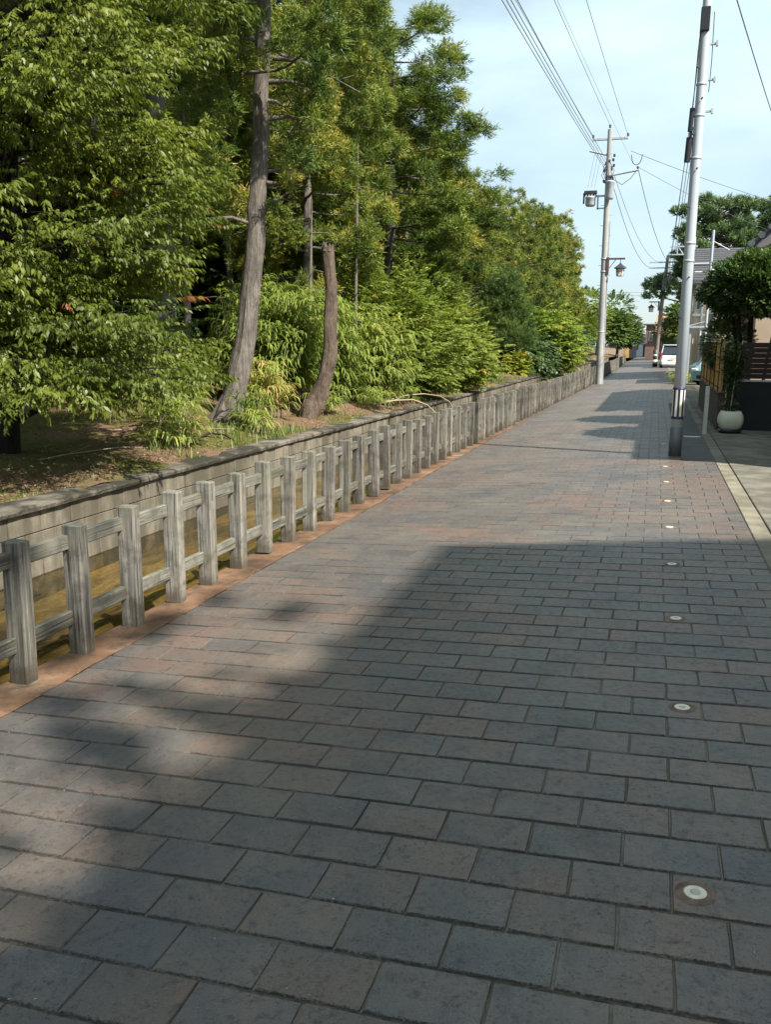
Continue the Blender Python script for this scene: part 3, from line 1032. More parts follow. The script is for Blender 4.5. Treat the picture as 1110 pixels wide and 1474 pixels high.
def sugi_crown(seed, H, Rm, z0, dens, bases, mat, bare=.35, scale=1.0, taper=.75, lean=(0, 0), name='crown', reach=None, facing=None):
    """cedar crown: drooping boughs with upturned tips, each carrying rounded groups of shoots.
    returns crown mesh and list of bough polylines"""
    g = np.random.default_rng(seed)
    L, D, T = [], [], []
    boughs = []
    z = z0; k = 0
    while z < H-.3:
        t = (z-z0)/(H-z0)
        prof = max(.12, math.sqrt(max(0, 1-t**2.4))*taper + .08) * (0.72+.28*min(1, t*5))
        az = k*2.39996+g.normal()*.3
        ln = Rm*prof*g.uniform(.72, 1.15)
        if reach is not None: ln *= reach(az)
        k += 1
        dirh = np.array([math.cos(az), math.sin(az), 0])
        side = np.array([-dirh[1], dirh[0], 0])
        cx = np.array([lean[0]*z, lean[1]*z, 0])
        droop = g.uniform(.05, .28)*(1-t)
        P = []
        for u in np.linspace(0, 1, 7):
            P.append(cx+dirh*ln*u+np.array([0, 0, z+ln*(.18*u*(1.2*t+.3)-droop*math.sin(PI*u*.8)+.16*u**3)])+side*g.normal()*.04*ln*u)
        boughs.append((P, .012*ln+.012))
        nt_ = int(dens*ln*(.6+.5*ln/Rm))
        u = bare+(1-bare)*g.random(nt_)**.75
        spread = (.34*ln*(1.15-u)*np.minimum(1, (u-bare*.5)*3)+.10)
        # rounded clusters
        ncl = max(3, int(nt_/3))
        cu = bare+(1-bare)*g.random(ncl)**.7
        clat = g.uniform(-1, 1, ncl)*(.50*ln*(1.15-cu)+.10)
        cup = g.normal(size=ncl)*.16
        ctint = np.clip(.45+g.normal(size=ncl)*.17, .05, .9)
        w = g.integers(0, ncl, nt_)
        Pn = np.array(P)
        xi = cu[w]*(len(P)-1); i0 = np.minimum(xi.astype(int), len(P)-2); fr = (xi-i0)[:, None]
        base = Pn[i0]*(1-fr)+Pn[i0+1]*fr + side[None]*clat[w][:, None]
        rad = g.normal(size=(nt_, 3))
        rad /= np.linalg.norm(rad, axis=1, keepdims=True)
        rad[:, 2] = np.abs(rad[:, 2])*.9-.12
        rr = (.03+.12*g.random(nt_))*scale
        L.append(base+rad*rr[:, None]+np.stack([0*rr, 0*rr, cup[w]-.05*np.abs(clat[w])], 1))
        dd = dirh[None]*.55+rad*.85+np.array([0, 0, .38])
        D.append(dd)
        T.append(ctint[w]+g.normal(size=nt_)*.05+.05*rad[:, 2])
        z += g.uniform(.10, .22)*(1.0 if Rm > 2 else .8)
    # leader
    L = np.concatenate(L); D = np.concatenate(D); T = np.concatenate(T)
    n_ = len(L)
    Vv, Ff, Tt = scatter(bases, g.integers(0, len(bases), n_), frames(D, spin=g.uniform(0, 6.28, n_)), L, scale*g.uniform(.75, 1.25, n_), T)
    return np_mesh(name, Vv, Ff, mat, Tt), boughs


def bough_tubes(b, boughs, n=5, minr=.0, every=1):
    for P, r in boughs[::every]:
        b.tube(P, [r*(1-.85*i/(len(P)-1)) for i in range(len(P))], n, caps=False)
    return b


cedar_group = 'Japanese cedars in the wood along the canal'
# shared far cedars (three crowns)
cedars = []
for k, (sd_, H, Rm) in enumerate(((21, 11.5, 2.9), (22, 10.6, 2.6), (23, 12.2, 3.1))):
    me, bo = sugi_crown(sd_, H, Rm, 1.0+.5*k, 15, TUFT_SUGI_FAR, M['lf_sugi2'] if k == 0 else M['lf_sugi'], scale=1.05, bare=.42)
    tb = MB().tube([(0, 0, -.3), (.02, .0, 1), (.05, .02, 5), (.0, 0, H-1.1)], [.20, .15, .09, .01], 9, jit=.06)
    bough_tubes(tb, bo, 4)
    tm = tb.mesh('trunk', M['bark_far'])
    cedars.append((me, tm))
# two denser nearer ones
for k, (sd_, H, Rm) in enumerate(((31, 11.0, 2.7), (32, 10.4, 2.5))):
    me, bo = sugi_crown(sd_, H, Rm, 1.9, 27, TUFT_SUGI, M['lf_sugi'], scale=1.22, bare=.42)
    tb = MB().tube([(0, 0, -.3), (.02, .0, 1), (.05, .02, 5), (.0, 0, H-1.1)], [.22, .16, .09, .01], 12, jit=.06)
    bough_tubes(tb, bo, 5)
    cedars.append((me, tb.mesh('trunk', M['bark'])))


def cedar(x, y, k, s_, label, rot=None, group=cedar_group):
    z = float(bank_z(np.array(x), np.array(y)))
    t = thing('cedar_tree', label, 'tree', (x, y, z), rot if rot is not None else random.uniform(0, 6.28), group)
    a = link('trunk', cedars[k][1], t); c = link('crown', cedars[k][0], t)
    a.scale = c.scale = s_ if hasattr(s_, '__len__') else (s_, s_, s_)
    return t


# front row, then deeper rows
cedar(-7.9, 19.2, 3, .98, 'thickly tufted cedar behind the broken snag, its boughs above the bamboo', .5)
cedar(-7.25, 23.9, 4, (1.32, 1.32, .96), 'tall rounded cedar whose crown edge meets the sky above the maple bush', 2.1)
cedar(-9.7, 25.6, 3, (1.3, 1.3, 1.0), 'tall cedar directly behind the rounded sky edge cedar', 3.3)
cedar(-9.9, 21.2, 4, (1.2, 1.2, 1.05), 'tall cedar behind the tufted one above the snag', 1.2)
cedar(-9.6, 30.0, 4, (1.1, 1.1, .8), 'cedar behind the low ones left of the wires', 5.1)
cedar(-8.1, 28.4, 3, .84, 'cedar beyond the rounded sky edge cedar, above the small blue-green pine', 4.0)
cedar(-8.3, 33.5, 2, .62, 'lower cedar standing just left of the wires, over the blue-green pine')
row = [(-8.0, 38, 0, .66), (-7.8, 43, 1, .78), (-7.9, 48.5, 0, .79), (-7.8, 54, 2, .77), (-7.9, 59, 1, .93), (-7.8, 64, 0, .90), (-7.6, 69.5, 1, 1.0), (-8.2, 76, 2, .82), (-8.5, 83, 0, .78)]
ORD = ['first', 'second', 'third', 'fourth', 'fifth', 'sixth', 'seventh', 'eighth', 'last']
for i, (x, y, k, s_) in enumerate(row):
    cedar(x, y, k, s_, ORD[i]+' cedar of the distant row beyond the small blue-green pine')
deep = []
for y in np.arange(10, 92, 4.6):
    deep.append((-12.6+random.uniform(-.8, .8), y+random.uniform(-1, 1), random.choice((0, 1, 2)), random.uniform(.85, 1.05)))
for y in np.arange(8, 60, 4.5):
    deep.append((-17+random.uniform(-1, 1), y+random.uniform(-1, 1), random.choice((0, 1, 2)), random.uniform(.9, 1.1)))
for y in np.arange(6, 40, 5):
    deep.append((-22+random.uniform(-1, 1), y+random.uniform(-1, 1), random.choice((0, 1, 2)), random.uniform(.95, 1.15)))
for x, y, k, s_ in deep:
    cedar(x, y, k, s_, 'dim cedar deeper in the wood behind the front trees', group='cedars deeper in the wood')

# the big cedar with the bare lower trunk ----------------------------------
B0 = (-6.58, 12.5, .30)
t = thing('cedar_tree', 'big leaning cedar with thick bare grey trunk and dead branches, right of the broadleaf sprays', 'tree', B0)
pts = [(0, 0, -.3), (.04, .03, .08), (.14, .06, .5), (.30, .15, 1.25), (.38, .2, 2.0), (.47, .26, 2.85), (.55, .30, 4.08), (.60, .33, 5.2), (.64, .35, 6.1), (.66, .36, 7.0), (.7, .38, 9.5)]
rv, rf_, _, _ = rough_trunk(pts, [.29, .24, .175, .160, .153, .147, .128, .118, .104, .09, .03], seed=1, knots=7)
tb = MB().add(rv, rf_)
for a in range(6):   # root flare
    an = a*1.05+.3
    tb.tube([(.05, .04, .42), (.05+.22*math.cos(an), .04+.22*math.sin(an), .12), (.05+.5*math.cos(an), .04+.5*math.sin(an), -.08)], [.12, .10, .03], 7, jit=.1)
tb.obj('trunk', M['bark'], t)
import itertools
dead = [[(.62, .34, 5.55), (1.15, .62, 5.52), (1.95, 1.0, 5.12)], [(.63, .34, 5.2), (1.0, .5, 5.22), (1.4, .72, 5.12)],
        [(.58, .32, 4.66), (.95, .5, 4.72), (1.3, .68, 4.62)], [(.6, .33, 4.95), (.8, .42, 4.92), (.92, .5, 4.84)],
        [(.6, .33, 5.75), (.2, .1, 5.85), (-.3, -.2, 5.95)], [(.56, .3, 3.9), (.75, .5, 3.95), (1.0, .8, 3.86)],
        [(.55, .3, 3.75), (.9, .3, 3.7), (1.25, .2, 3.55)], [(.53, .3, 3.4), (.75, .5, 3.5), (.95, .65, 3.7)],
        [(.5, .27, 3.1), (.2, .0, 3.2), (-.25, -.3, 3.15)]]
for d in dead:
    b = MB().tube([d[0], d[1], d[2]], [.045 if d[2][0] > 1.2 else .03, .028, .008], 6, jit=.1)
    e = Vector(d[2]); m0 = Vector(d[1])
    for q in range(3):
        p = m0.lerp(e, random.uniform(.1, .9)); b.tube([p, p+Vector((random.uniform(.0, .35), random.uniform(-.2, .3), random.uniform(-.18, .2)))], [.011, .003], 4)
    b.obj('dead_branch', M['bark'], t)
me, bo = sugi_crown(41, 9.6, 2.3, 5.3, 24, TUFT_SUGI, M['lf_sugi'], scale=1.15, lean=(.075, .04), bare=.35, taper=.95)
link('crown', me, t)
bough_tubes(MB(), bo, 5).obj('branch', M['bark'], t)
# low leafy boughs hanging right of its trunk
me, bo = sugi_crown(43, 5.6, 1.5, 3.4, 10, TUFT_SUGI, M['lf_sugi'], lean=(.1, .05), bare=.55, taper=.8, reach=lambda a: .95 if math.cos(a-.6) > -.4 else .75)
link('lower_foliage', me, t)

# broken snag ---------------------------------------------------------------
B1 = (-6.1, 14.75, .32)
t = thing('tree_snag', 'broken dead trunk curving up from the bank, right of the big cedar', 'tree snag', B1)
rv, rf_, _, _ = rough_trunk([(.0, -.03, -.25), (.06, .0, .0), (.16, .05, .24), (.32, .12, .62), (.42, .17, 1.2), (.43, .17, 2.1), (.41, .16, 2.6), (.38, .15, 2.97)], [.19, .175, .155, .138, .125, .118, .112, .112], 24, .05, .14, 2, 6)
tb = MB().add(rv, rf_)
tb.add([(.38+.10*math.cos(a_*.5236), .15+.10*math.sin(a_*.5236), 2.92) for a_ in range(12)], [tuple(range(12))])
for q in range(7):
    a = q*.9; c_ = (.38+.08*math.cos(a), .15+.08*math.sin(a), 2.90)
    tb.tube([c_, (c_[0]+.01, c_[1], 2.97+random.uniform(.0, .12))], [.05, .012], 5)
tb.obj('trunk', M['bark_snag'], t)

# pale trunk (behind the broadleaf tree) and slender ones --------------------
t = thing('cedar_tree', 'pale grey straight trunk seen behind the broadleaf sprays, left of the big cedar', 'tree', (-9.45, 15.2, .5))
MB().tube([(0, 0, -.2), (.0, .03, .3), (.06, .06, 1.0), (.13, .08, 2.6), (.1, .07, 5), (.1, .05, 7.5), (.1, .05, 10)], [.36, .31, .27, .25, .2, .15, .05], 14, jit=.05).obj('trunk', M['bark_pale'], t)
a = link('crown', cedars[1][0], t); a.location = (.1, 0, 0); a.scale = (.85, .85, .95)
a.location.z = 1.6
for i, (x, y, r_, h_, lean, lab) in enumerate(((-7.13, 17.4, .05, 4.2, .02, 'slender dark trunk rising through the bamboo just left of the snag'),
        (-8.9, 15.4, .09, 6.5, .01, 'thin straight trunk in the shade left of the big cedar'),
        (-9.4, 18.3, .10, 6.5, -.01, 'thin pale trunk in the shade right behind the big cedar'),
        (-6.5, 18.6, .05, 5.5, .01, 'thin bare sapling standing just right of the snag'))):
    t = thing('sapling', lab, 'tree', (x, y, .35))
    MB().tube([(0, 0, -.2), (lean*2, 0, 2), (lean*h_, .05, h_)], [r_, r_*.85, r_*.3], 8, jit=.08).obj('trunk', M['bark'], t)
    for q in range(9):
        b = MB()
        z = h_*(.35+.07*q); a = random.uniform(0, 6.28); l = random.uniform(.4, .9)
        b.tube([(lean*z, 0, z), (l*.5*math.cos(a), l*.5*math.sin(a), z+.02), (l*math.cos(a), l*math.sin(a), z+random.uniform(-.1, .12))], [.012, .008, .003], 4)
        b.obj('branch', M['bark'], t)


# near broadleaf tree --------------------------------------------------------
def layered_tree(name, label, base, trunk_pts, limbs, spr, mat, bark, n_sub, sprays, seed, sc=1.0, tint0=.42, fan=.55, brown=.004, group=None, flat=.10):
    """limbs: list of (start, end) in local coordinates; leaves lie in layered fans toward the limb ends"""
    g = np.random.default_rng(seed)
    t = thing(name, label, 'tree' if 'tree' in name else 'shrub', base, 0, group)
    for tp in trunk_pts:
        MB().tube(tp[0], tp[1], 10, jit=.05).obj('trunk' if 'tree' in name else 'stem', bark, t)
    L, D, T = [], [], []
    bt = MB()
    for (p0, p1, r0) in limbs:
        p0 = np.array(p0, float); p1 = np.array(p1, float)
        ln = np.linalg.norm(p1-p0)
        mid = (p0+p1)/2+np.array([0, 0, .10*ln])+g.normal(size=3)*.05*ln
        bz = lambda u: (1-u)**2*p0+2*u*(1-u)*mid+u*u*p1
        bt.tube([bz(u) for u in np.linspace(0, 1, 7)], [r0*(1-.8*u) for u in np.linspace(0, 1, 7)], 6, caps=False)
        dh = (p1-p0)/ln; sd2 = np.cross([0, 0, 1], dh); sd2 /= max(np.linalg.norm(sd2), .01)
        lt = g.normal()*.09
        for s_ in range(n_sub):
            u = .28+.72*(s_+.5)/n_sub
            q0 = bz(u); sgn = 1 if s_ % 2 else -1
            d = dh*(.55+.5*u)+sd2*sgn*(1.0-.55*u)*g.uniform(.7, 1.2)+np.array([0, 0, g.normal()*.10])
            d /= np.linalg.norm(d)
            l2 = fan*ln*(1.25-.75*u)*g.uniform(.7, 1.15)
            q1 = q0+d*l2+np.array([0, 0, -.10*l2])
            bt.tube([q0, (q0+q1)/2+np.array([0, 0, .03*l2]), q1], [r0*.22, r0*.13, r0*.04], 4, caps=False)
            uu = g.uniform(.1, 1.05, sprays)
            pts = q0[None]*(1-uu[:, None])+q1[None]*uu[:, None]
            sgn2 = g.choice([-1, 1], sprays)
            dd = d[None]*g.uniform(.5, 1.1, (sprays, 1))+np.cross([0, 0, 1], d)[None]*sgn2[:, None]*g.uniform(.1, 1.0, (sprays, 1))+np.stack([0*uu, 0*uu, -.18+.22*g.normal(size=sprays)], 1)
            pts = pts+g.normal(size=(sprays, 3))*np.array([.07, .07, flat])*sc
            L.append(pts); D.append(dd)
            tt = tint0+lt+g.normal()*.05+g.normal(size=sprays)*.05
            T.append(tt)
    L = np.concatenate(L); D = np.concatenate(D); T = np.concatenate(T)
    n_ = len(L)
    T = np.where(g.random(n_) < brown, 1.0, T)
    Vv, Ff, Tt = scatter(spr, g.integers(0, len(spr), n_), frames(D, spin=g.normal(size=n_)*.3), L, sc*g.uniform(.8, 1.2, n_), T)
    link('crown', np_mesh('crown', Vv, Ff, mat, Tt), t)
    bt.obj('branch', bark, t)
    return t


g = np.random.default_rng(5)
limbs = []
# lateral limbs in layers; +x reaches over the bank toward the canal
z = 1.1
k = 0
while z < 9.6:
    az = g.uniform(-1.35, 2.2) if k % 4 else g.uniform(2.2, 4.9)
    reach = (1.35 if z < 1.3 else 1.75+min(z, 4)*.06)*(1.0 if math.cos(az) > 0 else .8)
    if z < 1.3: az = g.uniform(.5, 1.9)
    reach *= g.uniform(.8, 1.15)
    h0 = z-.35-.25*g.random()
    limbs.append(((.12*z/4, .1, h0), (.1+reach*math.cos(az), reach*math.sin(az), z+g.uniform(-.05, .25)), .028+.006*reach))
    z += g.uniform(.07, .125); k += 1
for (az, rc_, z_) in ((.62, 2.0, .95), (.75, 2.2, .80), (.9, 2.1, 1.15), (.35, 1.5, 1.2), (-.1, 1.4, 1.15), (-.6, 1.5, 1.35), (-.3, 1.5, 1.7), (-1.0, 1.6, 1.5), (.1, 1.5, 1.9), (.7, 2.0, 2.9), (.8, 2.1, 2.6)):
    limbs.append(((.1, .1, z_-.5), (rc_*math.cos(az), rc_*math.sin(az), z_), .04))
for k_ in range(10):
    a_ = -1.15+k_*.13; r1_ = g.uniform(1.9, 2.5); z_ = g.uniform(.62, 1.0)
    limbs.append(((.1, .1, .75), (r1_*math.cos(a_), r1_*math.sin(a_), z_), .03))
for k_ in range(16):
    a_ = g.uniform(-1.05, .15); r1_ = g.uniform(2.0, 2.75); z_ = 1.25+k_*.16
    limbs.append(((.1, .1, z_-.45), (r1_*math.cos(a_), r1_*math.sin(a_), z_), .035))
layered_tree('broadleaf_tree', 'large broadleaf tree with drooping leafy sprays in layers filling the left edge', (-6.95, 7.9, .42),
             [([(0, 0, -.3), (.05, .05, 1), (.12, .1, 2.2), (.3, .2, 4), (.35, .3, 7), (.4, .3, 9.5)], [.17, .13, .12, .1, .06, .02]),
              ([(0, 0, .4), (.5, .3, 1.6), (.95, .6, 3.2), (1.1, .8, 6)], [.09, .075, .06, .02])],
             limbs, SPR_BROAD, M['lf_broad'], M['bark_dark'], 9, 14, 5, .78, .44, .42, flat=.05)
# a second broadleaf behind it fills the deep left
limbs = []
for k in range(70):
    z = 1.2+k*.115
    az = g.uniform(0, 6.28); reach = 2.6*g.uniform(.7, 1.1)
    limbs.append(((0, 0, z-.4), (reach*math.cos(az), reach*math.sin(az), z+.2), .03))
layered_tree('broadleaf_tree', 'darker broadleaf tree standing behind the large one, partly hidden by its sprays', (-9.9, 10.6, .5),
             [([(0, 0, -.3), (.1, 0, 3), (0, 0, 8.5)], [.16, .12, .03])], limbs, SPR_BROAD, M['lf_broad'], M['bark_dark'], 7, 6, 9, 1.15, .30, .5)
limbs = []
for k in range(60):
    z = 1.0+k*.13
    az = g.uniform(0, 6.28); reach = 2.7*g.uniform(.7, 1.1)
    limbs.append(((0, 0, z-.4), (reach*math.cos(az), reach*math.sin(az), z+.2), .03))
layered_tree('broadleaf_tree', 'deep shaded broadleaf tree at the far left, farthest back of the leafy ones', (-12.6, 9.6, .5),
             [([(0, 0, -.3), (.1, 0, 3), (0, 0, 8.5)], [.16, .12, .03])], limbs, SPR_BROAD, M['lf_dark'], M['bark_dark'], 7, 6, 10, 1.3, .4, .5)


# bushy shrubs -----------------------------------------------------------------
def dome_limbs(seed, n, rx, ry, z0, z1, shape=1.0):
    g = np.random.default_rng(seed)
    out = []
    for k in range(n):
        t = (k+.5)/n
        z = z0+(z1-z0)*t
        az = k*2.39996+g.normal()*.3
        pr = math.sqrt(max(.04, 1-(abs(t-.32)/.72)**2))*g.uniform(.75, 1.1)
        out.append(((0, 0, max(.1, z*.45)), (rx*pr*math.cos(az), ry*pr*math.sin(az), z), .018))
    return out


layered_tree('maple_shrub', 'rounded light green maple bush with fine leaves on the bank, right of the bamboo', (-6.15, 20.4, .3),
             [([(0, 0, -.2), (.05, .1, .6), (0, .1, 1.6)], [.06, .05, .02]), ([(.05, 0, -.2), (.35, .1, .8), (.5, .3, 1.9)], [.05, .04, .02])],
             dome_limbs(3, 64, 1.6, 1.9, .35, 2.9), SPR_MAPLE, M['lf_maple'], M['bark_dark'], 9, 9, 33, 1.05, .55, .55, .004)
layered_tree('maple_shrub', 'low green maple bush between the rounded maple and the blue-green pine', (-5.95, 24.8, .3),
             [([(0, 0, -.2), (.05, .1, .6), (0, .1, 1.2)], [.05, .04, .02])],
             dome_limbs(4, 40, 1.3, 1.7, .25, 2.2), SPR_MAPLE, M['lf_maple'], M['bark_dark'], 8, 8, 34, 1.2, .62, .55, .01)
layered_tree('maple_shrub', 'yellowing maple bush beyond the blue-green pine, left of the lantern pole', (-6.2, 46.5, .25),
             [([(0, 0, -.2), (.05, .1, .6), (0, .1, 1.6)], [.08, .05, .02])],
             dome_limbs(6, 60, 2.1, 3.2, .4, 2.9), SPR_MAPLE, M['lf_yellow'], M['bark_dark'], 8, 7, 35, 2.6, .55, .55, .0)
layered_tree('low_shrub', 'dark green low bush below the yellowing maple, above the wall', (-5.9, 40.5, .25),
             [([(0, 0, -.2), (0, .1, .6)], [.04, .02])],
             dome_limbs(7, 36, 1.0, 2.6, .2, 1.5), SPR_MAPLE, M['lf_dark'], M['bark_dark'], 7, 6, 36, 2.2, .6, .6, .0)
layered_tree('low_shrub', 'orange-tinged low bush at the foot of the blue-green pine, on its far side', (-5.9, 37.8, .25),
             [([(0, 0, -.2), (0, .1, .4)], [.03, .02])],
             dome_limbs(8, 20, .4, .7, .2, .8), SPR_MAPLE, M['lf_yellow'], M['bark_dark'], 6, 6, 37, 1.4, .72, .6, .0)


# understorey filling the dark between trunks
for i, (x, y, rx, h_) in enumerate(((-10.5, 21, 2.2, 3.6), (-9.8, 27, 2.2, 3.4), (-9, 33, 2.2, 3.2), (-11, 14.5, 1.8, 2.6), (-14.5, 17, 2.6, 4.2), (-8.6, 41, 2.2, 3.6), (-8.3, 50, 2.2, 3.8), (-8, 59, 2.2, 3.4), (-8, 69, 2.4, 3.2), (-15, 25, 3.0, 5.0), (-15.5, 11.5, 2.6, 4.0))):
    if i == 0:
        t0_ = layered_tree('understorey_shrub', 'dim evergreen shrub in the shade under the cedars', (x, y, .4), [([(0, 0, -.2), (0, .1, 1.6)], [.05, .02])],
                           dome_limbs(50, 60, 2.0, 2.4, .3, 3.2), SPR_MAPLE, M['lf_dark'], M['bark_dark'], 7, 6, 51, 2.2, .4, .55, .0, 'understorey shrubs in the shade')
    else:
        c = t0_.copy(); COL.objects.link(c); c.location = (x, y, .4); c.rotation_euler = (0, 0, i*1.3); c.scale = (rx/2.1, rx/2.1, h_/3.3)
        for ch in t0_.children:
            q = ch.copy(); COL.objects.link(q); q.parent = c


# blue-green pine --------------------------------------------------------------
def pine(name, label, base, trunk, rad, limbs, bases, mat, bark, per, sc, seed, flat=.35, group=None, cat='tree'):
    g = np.random.default_rng(seed)
    t = thing(name, label, cat, base, 0, group)
    tb = MB().tube(trunk, rad, 10, jit=.06)
    L, D, T = [], [], []
    for (p0, p1, cr) in limbs:
        p0 = np.array(p0, float); p1 = np.array(p1, float)
        mid = (p0+p1)/2+np.array([0, 0, -.05*np.linalg.norm(p1-p0)])
        tb.tube([p0, mid, p1], [rad[-2]*.6, rad[-2]*.4, rad[-2]*.2], 5, caps=False)
        n_ = int(per*cr*cr)
        c = g.normal(size=(n_, 3)); c /= np.linalg.norm(c, axis=1, keepdims=True)
        rr = cr*g.random(n_)**.45
        off = c*rr[:, None]; off[:, 2] *= flat
        L.append(p1+off)
        dd = c*.7+np.array([0, 0, .8])
        D.append(dd); T.append(.45+g.normal()*.10+g.normal(size=n_)*.08+.1*c[:, 2])
    L = np.concatenate(L); D = np.concatenate(D); T = np.concatenate(T)
    n_ = len(L)
    Vv, Ff, Tt = scatter(bases, g.integers(0, len(bases), n_), frames(D, spin=g.uniform(0, 6.28, n_)), L, sc*g.uniform(.8, 1.2, n_), T)
    link('crown', np_mesh('crown', Vv, Ff, mat, Tt), t)
    tb.obj('trunk', bark, t)
    return t


g = np.random.default_rng(61)
lim = []
for k in range(44):
    t_ = k/44; z = 1.25+2.75*t_; az = k*2.4
    rr = 1.22*(1-t_*.62)*g.uniform(.45, 1.0)
    lim.append(((.1, 0, z-.2), (rr*math.cos(az)+.1, rr*math.sin(az), z+.1), .48-.16*t_))
pine('pine_tree', 'small bushy blue-green pine with a crooked trunk on the bank', (-5.95, 34.5, .22),
     [(0, 0, -.2), (-.25, .1, .3), (.05, 0, .8), (.15, 0, 1.6), (.1, 0, 4.2)], [.12, .11, .08, .06, .02], lim, TUFT_PINE, M['lf_pine'], M['bark_dark'], 230, 1.25, 62, .8)

# tall black pines beyond the houses on the right --------------------------------
for i, (bx, by, H, sp, seed, lab) in enumerate(((3.9, 72, 12.4, 4.5, 71, 'tall black pine with layered branches rising behind the near pole'),
                                 (8.8, 76, 12.8, 3.6, 72, 'tall black pine at the right edge above the tiled roof'))):
    g = np.random.default_rng(seed)
    lim = []
    for k in range(74):
        t_ = k/74; z = 4.9+(H-5.2)*t_; az = k*2.4+g.normal()*.3
        rr = sp*(1.0-.55*t_**1.6)*g.uniform(.45, 1.05)
        lim.append(((.0, 0, z-.5), (rr*math.cos(az), rr*math.sin(az), z+g.uniform(-.1, .4)), g.uniform(.75, 1.15)*(1-.25*t_)))
    pine('pine_tree', lab, (bx, by, 0), [(0, 0, -.2), (.4, .2, 3), (-.2, 0, 7), (0, 0, H-.4)], [.3, .24, .17, .04], lim, TUFT_PINE_FAR, M['lf_pinefar'], M['bark_far'], 75, .85, seed+9, .42)

# far broadleaf trees at the end of the lane --------------------------------------
def ball_tree(name, label, base, H, rx, seed, mat, nsp=1500, sc=1.0, group=None, lobes=14):
    g = np.random.default_rng(seed)
    t = thing(name, label, 'tree', base, 0, group)
    MB().tube([(0, 0, -.3), (.1, 0, H*.3), (0, 0, H*.75)], [.2, .15, .05], 8, jit=.06).obj('trunk', M['bark_far'], t)
    cs = []
    for k in range(lobes):
        a = g.uniform(0, 6.28); u = g.uniform(-.8, 1)
        cs.append((rx*.62*math.cos(a)*math.sqrt(1-u*u*.6), rx*.62*math.sin(a)*math.sqrt(1-u*u*.6), H*.58+u*H*.27, g.uniform(.3, .5)*rx, .5+g.normal()*.12))
    w = g.integers(0, lobes, nsp)
    C_ = np.array(cs)[w]
    c = rdir(nsp, g); c[:, 2] = c[:, 2]*.8+.1
    L = C_[:, :3]+c*(C_[:, 3]*g.uniform(.7, 1.05, nsp))[:, None]
    Vv, Ff, Tt = scatter(SPR_FAR, g.integers(0, 4, nsp), frames(c+np.array([0, 0, .1])), L, sc*g.uniform(.8, 1.2, nsp), C_[:, 4]+g.normal(size=nsp)*.06)
    link('crown', np_mesh('crown', Vv, Ff, mat, Tt), t)
    return t


ball_tree('broadleaf_tree', 'rounded bright green tree at the far end of the fence, below the pylon', (-6.6, 104, .2), 7.6, 4.0, 81, M['lf_far'], 2600, .8)
ball_tree('broadleaf_tree', 'lower broadleaf tree leaning toward the lane beyond the end of the fence', (-4.9, 118, .0), 5.6, 3.1, 82, M['lf_far'], 1800, .8)
ball_tree('broadleaf_tree', 'green tree just past the lantern pole at the end of the cedar row', (-7.4, 93, .2), 6.6, 3.2, 83, M['lf_maple'], 1800, .8)
ball_tree('broadleaf_tree', 'small bushy tree in front of the orange roofed house', (2.0, 88, .0), 5.6, 2.3, 84, M['lf_far'], 1400, .6)


# ================================================================= BAMBOO AND LOW PLANTS
def bamboo_leaf(g):
    """spray of long drooping leaves, two quads a leaf"""
    V = []; Fc = []; T = []
    for k in range(7):
        a = g.uniform(-1.1, 1.1); L = .20*g.uniform(.8, 1.3); w = .023
        d = np.array([math.cos(a), math.sin(a), .25]); d /= np.linalg.norm(d)
        s_ = np.cross(d, [0, 0, 1]); s_ /= np.linalg.norm(s_)
        p = np.array([.03*k, 0, 0])
        m1 = p+d*L*.4; m2 = p+d*L*.75-np.array([0, 0, .25*L]); e = p+d*L*.95-np.array([0, 0, .7*L])
        i = len(V)
        V += [p-s_*w*.2, p+s_*w*.2, m1+s_*w*.5, m1-s_*w*.5, m2+s_*w*.4, m2-s_*w*.4, e+s_*.002, e-s_*.002]
        Fc += [[i, i+1, i+2, i+3], [i+3, i+2, i+4, i+5], [i+5, i+4, i+6, i+7]]
        T += [g.normal()*.08]*8
    return np.array(V), np.array(Fc), np.array(T)


BL = [bamboo_leaf(GL) for _ in range(5)]


def bamboo(label, base, rx, ry, H, nculm, seed, tint=.45, name='bamboo_clump', group=None, sc=1.0, mat='lf_bamboo', nn=16):
    g = np.random.default_rng(seed)
    t = thing(name, label, 'bamboo' if 'bamboo' in name else 'plant', base, 0, group)
    cb = MB()
    L, D, T = [], [], []
    for k in range(nculm):
        a = g.uniform(0, 6.28); r = math.sqrt(g.random())
        p = np.array([rx*r*math.cos(a), ry*r*math.sin(a), 0])
        h = H*g.uniform(.6, 1.1)*(1-.25*r)
        lean = g.normal(size=2)*.10*h+p[:2]*.12
        pts = [p+np.array([lean[0]*u*u, lean[1]*u*u, h*u-.05]) for u in (0, .35, .7, 1)]
        cb.tube(pts, [.007*sc, .006*sc, .004*sc, .002], 4, caps=False)
        n_ = max(4, int(nn*h/1.2))
        u = g.uniform(.22, 1.02, n_)
        P = p[None]+np.stack([lean[0]*u*u, lean[1]*u*u, h*u], 1)
        aa = g.uniform(0, 6.28, n_)
        dd = np.stack([np.cos(aa), np.sin(aa), .1+.3*g.random(n_)], 1)
        L.append(P+dd*.05*sc); D.append(dd); T.append(tint+g.normal()*.08+g.normal(size=n_)*.06+.12*(u-.5))
    L = np.concatenate(L); D = np.concatenate(D); T = np.concatenate(T)
    n_ = len(L)
    Vv, Ff, Tt = scatter(BL, g.integers(0, 5, n_), frames(D), L, sc*g.uniform(.75, 1.3, n_), T)
    cb.obj('culm', M['twig'], t)['kind'] = 'stuff'
    o = link('foliage', np_mesh('foliage', Vv, Ff, M[mat], Tt), t)
    return t


